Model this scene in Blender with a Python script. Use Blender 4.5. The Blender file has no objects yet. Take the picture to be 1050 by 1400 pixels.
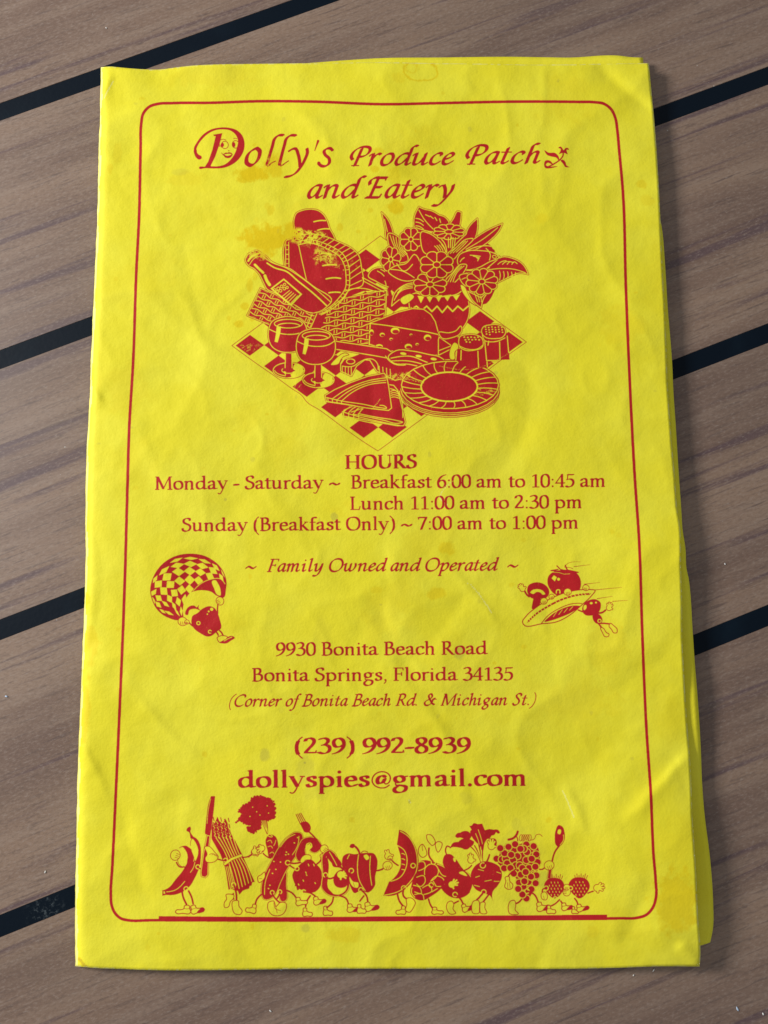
import bpy, bmesh, math, random
import numpy as np
from mathutils import Vector, Matrix

# ================================================================ camera, world, lamp, exposure
MM = .001
scene = bpy.context.scene
CAM = np.array([.26077, -28.7461, 182.715])                 # millimetres, page centre at the origin, table at z = 0
ROT = (1.21237562e-01, -1.23119105e-03, -5.40680556e-03)    # axis-angle: about 7 degrees off straight down
FPX = 1051.                                                 # focal length in pixels of the 1050 x 1400 picture
def rotmat(r):
    t = np.linalg.norm(r); k = np.array(r)/t
    K = np.array([[0, -k[2], k[1]], [k[2], 0, -k[0]], [-k[1], k[0], 0]])
    return np.eye(3)+math.sin(t)*K+(1-math.cos(t))*K@K
RM = rotmat(ROT)
def on_plane(uv, z):
    """millimetre position on the level z (scalar or per point) of points measured in the photograph"""
    uv = np.asarray(uv, float).reshape(-1, 2)
    d = np.stack([(uv[:, 0]-525)/FPX, -(uv[:, 1]-700)/FPX, -np.ones(len(uv))], 1)@RM.T
    t = (np.asarray(z, float)-CAM[2])/d[:, 2]
    return (CAM[None, :]+t[:, None]*d)[:, :2]
cd = bpy.data.cameras.new("camera"); cam = bpy.data.objects.new("camera", cd); scene.collection.objects.link(cam)
cd.sensor_fit = 'AUTO'; cd.sensor_width = 36; cd.lens = 36*FPX/1400; cd.clip_start = .005; cd.clip_end = 50
M4 = Matrix([list(RM[i])+[CAM[i]*MM] for i in range(3)]+[[0, 0, 0, 1]]); cam.matrix_world = M4
scene.camera = cam

world = bpy.data.worlds.new("World"); scene.world = world; world.use_nodes = True
wb = world.node_tree.nodes["Background"]; wb.inputs[0].default_value = (.93, .96, 1., 1); wb.inputs[1].default_value = .32

ld = bpy.data.lights.new("window_light", 'AREA'); ld.shape = 'RECTANGLE'; ld.size = .17; ld.size_y = .17; ld.energy = 7.6; ld.color = (1., .99, .965)
lamp = bpy.data.objects.new("window_light", ld); scene.collection.objects.link(lamp)
lamp.location = (-.68, .20, .37)
lamp.rotation_euler = (Vector((0, 0, 0))-lamp.location).to_track_quat('-Z', 'Y').to_euler()

scene.view_settings.view_transform = 'Standard'; scene.view_settings.look = 'None'
scene.view_settings.exposure = 0; scene.view_settings.gamma = 1
scene.cycles.use_denoising = True

# ---------------------------------------------------------------- ink: a small outline rasteriser for the flat print
class Ink:
    """One-bit canvas that takes filled outlines and pen strokes; res = pixels per unit of the canvas frame."""
    def __init__(s, x0, y0, x1, y1, res, warp=None):
        s.x0, s.y0, s.res, s.warp = x0, y0, res, warp
        s.w, s.h = int(round((x1-x0)*res)), int(round((y1-y0)*res))
        s.a = np.zeros((s.h, s.w), np.uint8)
        s.f = (0., 0., 1.)
    def frame(s, ox, oy, k): s.f = (ox, oy, k)
    def tr(s, p):
        p = np.asarray(p, float).reshape(-1, 2)
        p = p/s.f[2]+np.array(s.f[:2])
        if s.warp: p = s.warp(p)
        return (p-[s.x0, s.y0])*s.res
    def raw(s, polys, v, evenodd=False):
        A, B = [], []
        for p in polys:
            if len(p) < 3: continue
            q = np.roll(p, -1, 0)
            if not evenodd and (p[:, 0]*q[:, 1]-q[:, 0]*p[:, 1]).sum() < 0: p = p[::-1]; q = np.roll(p, -1, 0)
            A.append(p); B.append(q)
        if not A: return
        A = np.concatenate(A); B = np.concatenate(B)
        lo = np.floor(A.min(0)).astype(int)-1; hi = np.ceil(A.max(0)).astype(int)+2
        lo = np.maximum(lo, 0); hi = np.minimum(hi, [s.w, s.h])
        if (hi <= lo).any(): return
        W, H = hi-lo
        ya, yb = A[:, 1], B[:, 1]
        r0 = np.clip(np.ceil(np.minimum(ya, yb)-.5-lo[1]), 0, H).astype(int)
        r1 = np.clip(np.ceil(np.maximum(ya, yb)-.5-lo[1]), 0, H).astype(int)
        n = r1-r0; k = n > 0
        if not k.any(): return
        A, B, r0, n = A[k], B[k], r0[k], n[k]
        idx = np.repeat(np.arange(len(n)), n)
        rows = np.arange(n.sum())-np.repeat(np.cumsum(n)-n, n)+r0[idx]
        yc = rows+.5+lo[1]
        t = (yc-A[idx, 1])/(B[idx, 1]-A[idx, 1])
        xs = A[idx, 0]+t*(B[idx, 0]-A[idx, 0])
        cx = np.clip(np.ceil(xs-.5-lo[0]), 0, W).astype(int)
        d = np.where(B[idx, 1] > A[idx, 1], 1, -1)
        T = np.bincount(rows*(W+1)+cx, weights=d, minlength=H*(W+1)).reshape(H, W+1)
        if evenodd:
            T = np.bincount(rows*(W+1)+cx, minlength=H*(W+1)).reshape(H, W+1)
            m = (np.cumsum(T, 1)[:, :W].astype(int) & 1) == 1
        else: m = np.abs(np.cumsum(T, 1)[:, :W]) > .5
        s.a[lo[1]:hi[1], lo[0]:hi[0]][m] = v
    def nib(s, pts, nib, v, scales=None):
        """sweep a convex nib (in canvas-frame px offsets) along pts (already in frame units before tr)"""
        out = []
        P = np.asarray(pts, float)
        sc = np.ones(len(P)) if scales is None else scales
        nb = [P[i]+nib*sc[i] for i in range(len(P))]
        for i in range(len(P)): out.append(s.tr(nb[i]))
        for i in range(len(P)-1):
            d = P[i+1]-P[i]
            if abs(d[0])+abs(d[1]) < 1e-9: continue
            c = nib@np.array([-d[1], d[0]]); j, k = c.argmax(), c.argmin()
            out.append(s.tr(np.array([nb[i][j], nb[i+1][j], nb[i+1][k], nb[i][k]])))
        s.raw(out, v)

def nums(t):
    return np.array(t.split(), float).reshape(-1, 2) if isinstance(t, str) else np.asarray(t, float)
def smooth(p, closed=False, n=6):
    """chord-length Catmull-Rom through the points; '|' after a point makes it a corner"""
    if isinstance(p, str) and '|' in p:
        c = [nums(x) for x in p.split('|') if x.strip()]
        seg = [np.vstack(([c[i-1][-1]] if (i or closed) else [])+[c[i]]) for i in range(len(c))]
        if closed and not p.rstrip().endswith('|'): seg[0] = np.vstack([c[-1], seg[0][1:]]) if len(c) < 2 else np.vstack([seg[-1], seg[0][1:]]); seg = seg[:1]+seg[1:-1] if len(c) > 1 else seg
        return np.vstack([smooth(x, False, n) for x in seg])
    p = nums(p)
    if len(p) < 3: return p
    q = np.vstack([p, p[:1]]) if closed else p
    h = np.maximum(np.linalg.norm(np.diff(q, axis=0), axis=1), 1e-6)
    d = np.diff(q, axis=0)/h[:, None]
    m = np.zeros_like(q)
    m[1:-1] = (d[:-1]*h[1:, None]+d[1:]*h[:-1, None])/(h[1:]+h[:-1])[:, None]
    if closed: m[0] = m[-1] = (d[-1]*h[0]+d[0]*h[-1])/(h[0]+h[-1])
    else: m[0] = 1.5*d[0]-.5*m[1]; m[-1] = 1.5*d[-1]-.5*m[-2]
    t = (np.arange(n)/n)[None, :, None]; H = h[:, None, None]
    A, B, MA, MB = q[:-1, None], q[1:, None], m[:-1, None]*H, m[1:, None]*H
    o = (2*t**3-3*t**2+1)*A+(t**3-2*t**2+t)*MA+(3*t**2-2*t**3)*B+(t**3-t**2)*MB
    o = o.reshape(-1, 2)
    return o if closed else np.vstack([o, p[-1]])
OCT = np.array([[math.cos(a), math.sin(a)] for a in np.arange(10)*math.pi/5])
RED, YEL = 1, 0
def ell(cx, cy, rx, ry=None, rot=0, n=26, a0=0, a1=360):
    ry = rx if ry is None else ry
    a = np.radians(np.linspace(a0, a1, n+1)); r = math.radians(rot)
    x, y = rx*np.cos(a), ry*np.sin(a)
    return np.stack([cx+x*math.cos(r)-y*math.sin(r), cy+x*math.sin(r)+y*math.cos(r)], 1)
class Draw:
    """Widths are photo px; points are in the frame set by K.frame."""
    def __init__(s, K): s.K = K
    def P(s, p, v=RED): s.K.raw([s.K.tr(nums(p))], v)
    def C(s, p, v=RED): s.K.raw([s.K.tr(smooth(p, True))], v)
    def L(s, w, p, v=RED, taper=None):
        p = nums(p); r = w/2*s.K.f[2]
        sc = None
        if taper is not None: sc = np.interp(np.linspace(0, 1, len(p)), np.linspace(0, 1, len(taper)), taper)
        s.K.nib(p, OCT*r, v, sc)
    def S(s, w, p, v=RED, taper=None, closed=False):
        q = smooth(p, closed)
        if closed: q = np.vstack([q, q[0]])
        s.L(w, q, v, taper)
    def E(s, cx, cy, rx, ry=None, rot=0, v=RED): s.P(ell(cx, cy, rx, ry, rot), v)
    def O(s, w, cx, cy, rx, ry=None, rot=0, v=RED, a0=0, a1=360): s.L(w, ell(cx, cy, rx, ry, rot, 26, a0, a1), v)
    def body(s, p, closed_smooth=True, w=1.1, out=.8):
        """solid red shape with a pale keyline just inside a thin red contour"""
        q = smooth(p, True) if closed_smooth else nums(p)
        s.P(q); c = np.vstack([q, q[0]])
        s.L(w+2*out, c); s.L(w, c, YEL)
    def pale(s, p, w=.9, closed_smooth=True):
        w *= 1.3
        q = smooth(p, True) if closed_smooth else nums(p)
        s.P(q, YEL); s.L(w, np.vstack([q, q[0]]))

# ---------------------------------------------------------------- letterforms drawn with a broad pen (units: 1/1000 em)
# p smooth pen stroke, l straight pen stroke, s thin straight serif, t thin smooth, c closed pen curve, d dot (x y r)
ROM = {
'n': (582, 'l 128 18 128 428;s 42 408 118 440;s 60 13 200 13;p 132 330 190 400 270 440 350 432 402 390 418 300;l 418 300 418 18;s 352 13 492 13'),
'm': (883, 'l 128 18 128 428;s 42 408 118 440;s 60 13 200 13;p 132 330 190 400 262 440 330 432 380 390 396 300;l 396 300 396 18;s 330 13 462 13;p 400 330 460 400 535 440 610 432 660 390 678 300;l 678 300 678 18;s 610 13 750 13'),
'h': (582, 'l 128 18 128 706;s 42 690 120 716;s 60 13 200 13;p 132 330 190 400 270 440 350 432 402 390 418 300;l 418 300 418 18;s 352 13 492 13'),
'u': (603, 'l 128 430 128 150;s 45 446 130 450;p 128 150 150 65 215 22 290 30 370 70 425 130;l 430 440 430 40;s 350 446 432 450;s 430 20 515 40'),
'r': (395, 'l 128 18 128 428;s 42 408 118 440;s 60 13 205 13;p 132 330 190 400 250 438 310 440 352 420'),
'i': (291, 'l 140 18 140 428;s 52 408 130 440;s 65 13 222 13;d 142 620 52'),
'l': (291, 'l 140 18 140 706;s 52 690 130 716;s 65 13 222 13'),
'k': (556, 'l 128 18 128 706;s 42 690 120 716;s 60 13 205 13;t 140 215 250 310 370 420;s 320 450 470 450;l 215 270 450 22;s 440 13 540 13'),
'a': (500, 'p 82 350 120 410 200 446 280 436 330 380 340 300;l 340 310 340 110;p 340 110 355 50 400 30 462 45;p 336 265 250 245 140 215 84 165 76 100 110 40 180 22 260 55 334 130'),
'd': (611, 'l 450 706 450 110;s 364 690 440 716;p 450 100 462 50 500 28 560 38;p 446 380 370 430 280 436 170 400 90 310 78 200 110 90 190 28 280 28 370 75 446 150'),
'o': (546, 'c 272 440 170 425 95 350 72 230 100 110 180 30 272 18 375 35 450 110 474 230 445 350 375 425'),
'e': (479, 'p 86 250 180 258 300 262 392 270 388 350 340 418 260 440 160 415 92 330 74 220 96 110 165 35 255 22 350 45 420 95'),
'c': (444, 'p 392 350 385 405 320 436 250 438 155 410 88 320 74 210 105 95 185 28 270 26 345 50 405 95'),
's': (424, 'p 335 360 325 415 260 440 190 436 120 395 110 335 160 280 240 240 320 195 340 130 300 55 215 22 130 30 88 65 80 115'),
't': (326, 'l 140 560 140 130;p 140 130 155 50 210 28 290 50;s 20 440 300 440;t 30 440 90 480 135 560'),
'y': (556, 'l 100 435 290 40;s 20 450 175 450;t 470 440 380 220 290 20 220 -140 150 -232 90 -240 45 -215;s 395 450 530 450'),
'p': (601, 'l 135 428 135 -240;s 47 408 125 440;s 62 -262 215 -262;p 140 350 210 415 300 440 400 410 480 330 505 230 480 110 400 35 300 20 210 35 140 90'),
'g': (556, 'c 240 440 150 415 98 345 100 260 160 190 250 170 340 200 392 270 390 345 335 415;s 370 400 520 425;t 165 190 110 140 110 90 170 55;p 170 55 280 45 390 30 462 -20 455 -120 370 -215 250 -250 130 -230 65 -160 85 -70 160 -5'),
'f': (333, 'l 140 18 140 520;s 60 13 240 13;p 140 520 150 620 205 690 280 700 340 672;s 30 440 300 440'),
'M': (946, 'l 165 670 150 20;s 75 680 190 680;s 60 13 230 13;l 180 670 455 60;t 455 40 600 340 760 670;s 760 680 880 680;l 775 670 800 20;s 690 13 900 13'),
'S': (525, 'p 430 580 420 660 340 695 250 690 150 640 110 550 150 460 250 400 370 350 445 270 440 140 350 35 230 5 130 25 75 70 62 150'),
'B': (604, 'l 150 18 150 680;s 50 683 260 683;s 50 13 270 13;p 160 680 290 690 400 650 435 560 400 450 290 385 165 372;p 230 378 380 372 490 310 515 200 475 80 360 15 160 14'),
'L': (556, 'l 150 18 150 680;s 50 683 250 683;s 60 13 480 13;t 470 14 505 90 525 175'),
'O': (786, 'c 393 690 250 670 130 570 80 350 120 150 240 25 393 0 540 25 660 140 706 345 665 550 545 665'),
'R': (668, 'l 150 18 150 680;s 50 683 260 683;s 50 13 260 13;p 160 680 300 690 410 650 440 550 410 430 300 350 165 335;l 290 335 560 30;s 540 13 660 13'),
'F': (556, 'l 150 18 150 680;s 50 683 490 683;s 490 683 500 570;s 160 360 430 360;s 430 440 430 280;s 50 13 270 13'),
'H': (832, 'l 170 18 170 680;s 60 683 280 683;s 60 13 280 13;l 660 18 660 680;s 550 683 770 683;s 550 13 770 13;s 170 350 660 350'),
'U': (778, 'l 160 680 160 250;s 60 683 270 683;p 160 250 190 110 290 30 400 14 520 40 600 120 625 250;t 625 250 628 500 625 680;s 530 683 725 683'),
'0': (500, 'c 250 688 160 660 85 560 62 345 85 130 160 30 250 3 340 30 415 130 438 345 415 560 340 660'),
'1': (500, 'l 270 18 270 660;s 110 590 265 675;s 110 13 430 13'),
'2': (500, 'p 70 570 110 660 200 695 300 680 370 610 370 500 310 380 200 240 80 70;l 80 45 420 45;s 420 40 450 130'),
'3': (500, 'p 90 640 180 690 300 680 370 610 350 500 270 420 180 380;p 180 385 310 385 410 310 430 200 380 80 270 10 140 15 50 60'),
'4': (500, 'l 350 18 350 680;t 350 680 200 460 40 225;l 50 215 460 215;s 260 13 430 13'),
'5': (500, 'l 150 660 420 660;t 150 670 135 520 120 400;p 120 400 230 430 350 400 420 300 410 160 330 50 210 5 110 15 60 55'),
'6': (500, 'p 440 690 300 640 170 520 85 350 75 200 130 60 250 5 370 50 430 160 430 270 370 380 270 410 160 370 90 290'),
'7': (500, 'l 60 650 440 650;l 440 645 330 400 185 15;s 55 560 60 655'),
'8': (500, 'c 250 690 150 665 105 590 120 490 200 410 310 340 410 270 430 160 370 50 250 5 130 40 70 130 90 240 180 330 300 410 380 490 400 590 350 665'),
'9': (500, 'p 60 -5 200 50 330 160 420 330 430 480 370 630 250 690 130 640 70 530 75 420 130 315 230 290 340 330 410 400'),
'-': (333, 'l 60 225 270 225;l 60 250 270 250'), '.': (250, 'd 120 45 55'), ',': (250, 'd 120 45 52;t 150 50 145 -40 70 -135'), ':': (250, 'd 125 45 52;d 125 400 52'),
'(': (333, 't 290 740 190 640 110 480 90 280 110 60 190 -90 290 -200;p 150 560 108 430 92 280 108 90 150 -20'),
')': (333, 't 45 740 145 640 225 480 245 280 225 60 145 -90 45 -200;p 185 560 227 430 243 280 227 90 185 -20'),
'~': (606, 'p 70 210 140 290 220 285 310 235 400 195 470 205 535 280'),
'@': (747, 't 640 60 500 -40 340 -50 170 30 70 190 90 400 230 570 400 620 570 570 670 430 670 260 600 140 520 110 480 160 490 260 520 440;p 500 400 430 460 330 430 255 330 240 210 290 130 370 140 450 220 490 320'),
}
ITA = {
'a': (444, 'p 372 420 290 436 190 400 105 300 66 180 78 70 130 24 200 55 290 160 345 290 372 420;l 372 420 320 120;p 320 120 325 40 370 28 440 80'),
'n': (556, 't 28 350 70 400 125 432;l 140 425 110 15;p 118 200 180 320 270 410 350 430 400 400 395 330 370 130;p 370 130 375 45 420 28 500 85'),
'm': (778, 't 28 350 70 400 125 432;l 140 425 110 15;p 118 200 170 320 240 410 310 430 345 400 345 330 320 15;p 335 200 395 320 465 410 545 430 590 400 585 330 560 130;p 560 130 565 45 610 28 690 85'),
'h': (500, 't 60 660 110 700 150 715;l 160 705 105 15;p 118 200 180 320 260 410 335 430 375 400 370 330 345 130;p 345 130 350 45 390 28 460 85'),
'u': (556, 't 28 350 70 400 125 432;l 135 425 105 140;p 105 140 110 50 160 24 240 60 330 170 390 300;l 420 425 385 120;p 385 120 390 40 430 28 500 85'),
'r': (389, 't 28 350 70 400 125 432;l 140 425 110 15;p 118 200 180 320 250 410 310 432 365 405'),
'i': (333, 't 28 350 70 400 125 432;l 145 425 115 130;p 115 130 120 45 160 28 235 85;d 165 620 46'),
'l': (300, 't 60 660 110 700 150 715;l 160 705 105 130;p 105 130 110 45 150 28 225 85'),
'd': (500, 't 400 690 450 708 480 715;l 480 705 395 120;p 395 120 398 40 435 28 500 80;p 440 400 350 436 230 410 120 300 70 180 78 75 130 24 210 50 310 150 400 290'),
'o': (444, 'c 250 432 150 380 75 260 62 130 105 35 180 15 290 60 370 180 385 320 340 415'),
'e': (389, 'p 80 205 200 240 310 310 335 390 270 434 175 390 90 280 64 160 90 50 160 22 260 60 345 130'),
'c': (389, 'p 345 350 345 410 280 436 190 400 100 300 64 180 80 65 150 22 250 50 335 120'),
's': (389, 'p 325 365 310 425 250 440 180 410 150 350 185 285 245 215 260 130 215 40 140 12 70 40 55 95'),
't': (333, 'l 190 570 120 140;p 120 140 118 45 160 24 260 90;s 30 425 310 425'),
'y': (500, 't 20 350 60 400 110 432;l 130 425 125 150;p 125 150 130 50 180 30 260 80 340 190 400 320;p 425 425 390 150 330 -50 230 -200 120 -240 40 -210'),
'p': (500, 't 28 350 70 400 120 432;l 150 425 70 -240;s 5 -255 150 -255;p 100 160 180 320 280 420 370 430 425 370 420 240 350 100 250 25 160 20 95 60'),
'g': (500, 'c 240 432 150 390 95 300 100 210 170 160 270 180 350 260 370 350 325 420;s 350 410 450 430;p 130 165 120 110 190 70 300 40 350 -30 320 -130 220 -210 110 -220 40 -160 60 -80 150 -10'),
'f': (278, 'p 400 690 320 715 245 640 210 480 160 200 110 -60 40 -200 -40 -240 -110 -215;s 60 425 310 425'),
'w': (722, 't 20 350 60 400 110 432;p 130 425 100 200 120 60 180 24 260 80 330 200;l 375 420 345 130;p 345 130 355 40 420 24 520 90 600 220 620 360 590 430'),
'F': (556, 'l 260 680 160 15;s 150 683 560 683;s 560 683 550 590;s 215 360 440 360;s 440 410 420 300;s 70 13 270 13'),
'O': (778, 'c 440 690 270 650 130 510 85 320 125 130 240 20 370 0 540 50 670 190 718 380 675 560 570 665'),
'B': (611, 'l 260 680 160 15;s 150 683 300 683;p 250 680 420 690 515 640 520 540 450 420 330 375 220 370;p 300 375 440 365 540 300 545 190 460 60 320 10 70 13'),
'C': (667, 'p 640 560 620 660 510 692 380 670 220 570 110 400 95 220 160 80 300 12 430 20 560 90'),
'R': (667, 'l 260 680 160 15;s 150 683 300 683;s 70 13 260 13;p 250 680 430 690 530 640 540 530 470 410 340 350 220 340;l 360 340 520 60;t 520 60 560 20 640 20'),
'M': (944, 'l 240 670 130 20;s 160 683 280 683;s 50 13 220 13;l 270 670 430 50;t 430 30 620 350 830 670;s 820 683 930 683;l 835 670 770 20;s 680 13 880 13'),
'S': (556, 'p 500 560 490 650 400 692 300 680 220 600 230 500 310 410 400 310 420 190 350 60 230 5 120 30 70 110'),
'.': (250, 'd 100 42 50'),
'(': (333, 't 400 740 270 620 160 450 110 250 110 60 150 -90 210 -190'), ')': (333, 't 130 740 200 640 240 470 230 250 180 80 80 -90 -40 -190'),
'&': (778, 'p 660 420 560 400 540 250 440 90 290 12 150 40 90 140 150 270 290 350 420 430 480 560 430 670 330 690 270 600 300 480 420 300 560 120 680 60;t 600 350 680 380 760 370'),
'~': (606, 'p 70 210 140 290 220 285 310 235 400 195 470 205 535 280'),
}
CHA = dict(ITA)
CHA.update({
'l': (310, 'p 330 690 260 705 190 660 155 520 105 130;p 105 130 100 35 150 20 265 110'),
'd': (520, 'p 620 690 540 700 480 640 455 500 395 120;p 395 120 398 40 435 28 500 80;p 440 400 350 436 230 410 120 300 70 180 78 75 130 24 210 50 310 150 400 290'),
'h': (510, 'p 340 700 250 705 190 640 165 500 105 15;p 118 200 180 320 260 410 335 430 375 400 370 330 345 130;p 345 130 350 45 390 28 460 85'),
'y': (500, 't 20 350 70 400 150 425;p 150 425 210 300 240 150 245 40;p 425 430 415 260 330 80 215 -110 110 -230 20 -240 -40 -225'),
"'": (200, 'l 160 700 105 470'),
'P': (560, 'l 300 620 200 15;s 110 13 320 13;p 90 230 30 320 60 500 210 650 400 690 540 640 560 520 480 390 340 330 240 340'),
'E': (600, 'l 320 660 200 25;p 110 450 95 540 170 640 300 680;l 300 665 560 665;s 560 665 540 590;l 260 360 460 360;l 90 25 470 25;s 470 25 520 130'),
})
def nibpoly(w, t, deg):
    a = math.radians(deg); u = np.array([math.cos(a), math.sin(a)])*w/2; v = np.array([-math.sin(a), math.cos(a)])*t/2
    return np.array([u+v*.6, u*.9+v, -u*.9+v, -u-v*.6, -u*.9-v, u*.9-v])
def text(D, font, s, p0, p1, em, pen=(126, 46, 15), thin=58, slant=0., dot=1., fit=True):
    """set s along the line p0-p1 (photo px), em = em height in photo px"""
    K = D.K; K.frame(0, 0, 1)
    adv = sum(font[c][0] if c in font else 250 for c in s)
    p0, p1 = np.array(p0, float), np.array(p1, float)
    L = np.linalg.norm(p1-p0); u = (p1-p0)/L; n = np.array([u[1], -u[0]])
    sy = em/1000.; sx = L/adv if fit else sy
    def to(q): q = np.asarray(q, float); return p0+np.outer((q[:, 0]+q[:, 1]*slant)*sx, u)+np.outer(q[:, 1]*sy, n)
    M = np.array([u*sx, u*slant*sx+n*sy])      # em vector -> px vector
    M0 = np.array([u*sx, n*sy])
    pn = nibpoly(*pen)@M0; th = OCT*(thin/2)@M0
    x = 0
    for c in s:
        if c in font:
            w, spec = font[c]
            for st in spec.split(';'):
                k, rest = st.strip()[0], st.strip()[1:]
                v = np.array(rest.split(), float)
                if k == 'd':
                    o = to([[x+v[0], v[1]]]); K.raw([K.tr(o+OCT*v[2]*dot@M0)], RED); continue
                q = v.reshape(-1, 2)+[x, 0]
                if k in 'pt' : q = smooth(q, False, 5)
                if k == 'c': q = smooth(q, True, 5); q = np.vstack([q, q[0]])
                K.nib(to(q), th if k in 'st' else pn, RED)
            x += w
        else: x += 250
def bil(q, u, v):
    q = nums(q); return (q[0]*(1-u)+q[1]*u)*(1-v)+(q[3]*(1-u)+q[2]*u)*v
def weave(D, q, rows, cols, w=1.1, amp=.2, clip=None):
    """wicker: q = four corners, u across, v down"""
    D.P(q)
    for r in range(rows+1):
        pts = [bil(q, c/cols, min(1, max(0, (r+amp*(1 if (c+r) % 2 else -1))/rows))) for c in range(cols+1)]
        D.S(w, pts, YEL)
    for r in range(rows):
        for c in range(cols+1):
            if (c+r) % 2: continue
            for e in (-.16, .16):
                u = min(1, max(0, (c+e)/cols))
                D.L(w*.85, [bil(q, u, (r+.12)/rows), bil(q, u, (r+.88)/rows)], YEL)
    q = nums(q); D.L(w+1.6, np.vstack([q, q[0]])); D.L(w, np.vstack([q, q[0]]), YEL)
def rungs(D, a, b, n, w=1.0, v=YEL):
    a, b = smooth(a, n=12), smooth(b, n=12)
    for i in range(n):
        t = (i+.5)/n; D.L(w, [a[int(t*(len(a)-1))], b[int(t*(len(b)-1))]], v)
def petals(D, cx, cy, r, n, rot=0, squash=1., cr=.28, w=1.1):
    pts, tips = [], []
    for i in range(n):
        for k in range(7):
            a = math.radians(rot+(i+k/7)*360/n); e = r*(.86+.17*math.sin(math.pi*k/7)**.7)
            pts.append([cx+e*math.cos(a), cy+e*math.sin(a)*squash])
    q = np.array(pts); D.P(q); q = np.vstack([q, q[0]]); D.L(w+1.6, q); D.L(w, q, YEL)
    for i in range(n):
        a = math.radians(rot+i*360/n)
        D.L(w*.9, [(cx+e*math.cos(a), cy+e*math.sin(a)*squash) for e in (r*cr*1.1, r*.88)], YEL)
    D.E(cx, cy, r*cr, r*cr*squash); D.O(w, cx, cy, r*cr, r*cr*squash, 0, YEL)
def hand(D, x, y, r, ang=0, fingers=4, spread=26, w=1.0, thumb=1):
    """white glove: round palm with stubby fingers"""
    a0 = math.radians(ang)
    segs = []
    for i in range(fingers):
        a = a0+math.radians((i-(fingers-1)/2)*spread); L = r*(2.1 if 0 < i < fingers-1 else 1.75)
        segs.append([(x+r*.3*math.cos(a), y+r*.3*math.sin(a)), (x+L*math.cos(a), y+L*math.sin(a))])
    if thumb:
        a = a0+math.radians(95*thumb); segs.append([(x, y), (x+r*1.35*math.cos(a), y+r*1.35*math.sin(a))])
    wf = r*.5/D.K.f[2]
    for s in segs: D.L(wf+2*w, s)
    D.E(x, y, r+w*D.K.f[2], r+w*D.K.f[2])
    for s in segs: D.L(wf, s, YEL)
    D.E(x, y, r, r, 0, YEL)
def fist(D, x, y, r, ang=0, w=1.0):
    D.E(x, y, r*1.1+w*D.K.f[2], r+w*D.K.f[2], ang); D.E(x, y, r*1.1, r, ang, YEL)
    a = math.radians(ang)
    for k in (-.45, 0, .45):
        px, py = x+math.cos(a)*r*k-math.sin(a)*r*.1, y+math.sin(a)*r*k+math.cos(a)*r*.1
        D.L(w*.8, [(px, py), (px-math.sin(a)*r*.75, py+math.cos(a)*r*.75)])
def arm(D, p, w=2.6): D.S(w, p)
def ring(D, x, y, r, w=1.2): D.O(w, x, y, r, r, 0, YEL)
def shoe(D, x, y, L, h, ang=0, flip=1, sole=False, w=.8):
    """cartoon shoe: ankle at x,y; toe points along flip"""
    p = nums('-0.22 -0.5 0.24 -0.5 0.3 -0.1 0.62 0.08 0.98 0.12 1.1 0.42 0.98 0.62 0.4 0.62 -0.25 0.62 -0.36 0.3 -0.26 0')
    p = p*[L*flip, h]; a = math.radians(ang)
    p = np.stack([x+p[:, 0]*math.cos(a)-p[:, 1]*math.sin(a), y+p[:, 0]*math.sin(a)+p[:, 1]*math.cos(a)], 1)
    D.pale(p, w+.2)
    q = nums('-0.3 -0.15 0 -0.05 0.3 -0.12')*[L*flip, h]
    q = np.stack([x+q[:, 0]*math.cos(a)-q[:, 1]*math.sin(a), y+q[:, 0]*math.sin(a)+q[:, 1]*math.cos(a)], 1); D.S(w*.9, q)
    if sole:
        q = nums('0.2 0.62 0.6 0.2 1.0 0.12 1.12 0.42 1.0 0.64')*[L*flip, h]
        q = np.stack([x+q[:, 0]*math.cos(a)-q[:, 1]*math.sin(a), y+q[:, 0]*math.sin(a)+q[:, 1]*math.cos(a)], 1); D.C(q)

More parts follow.
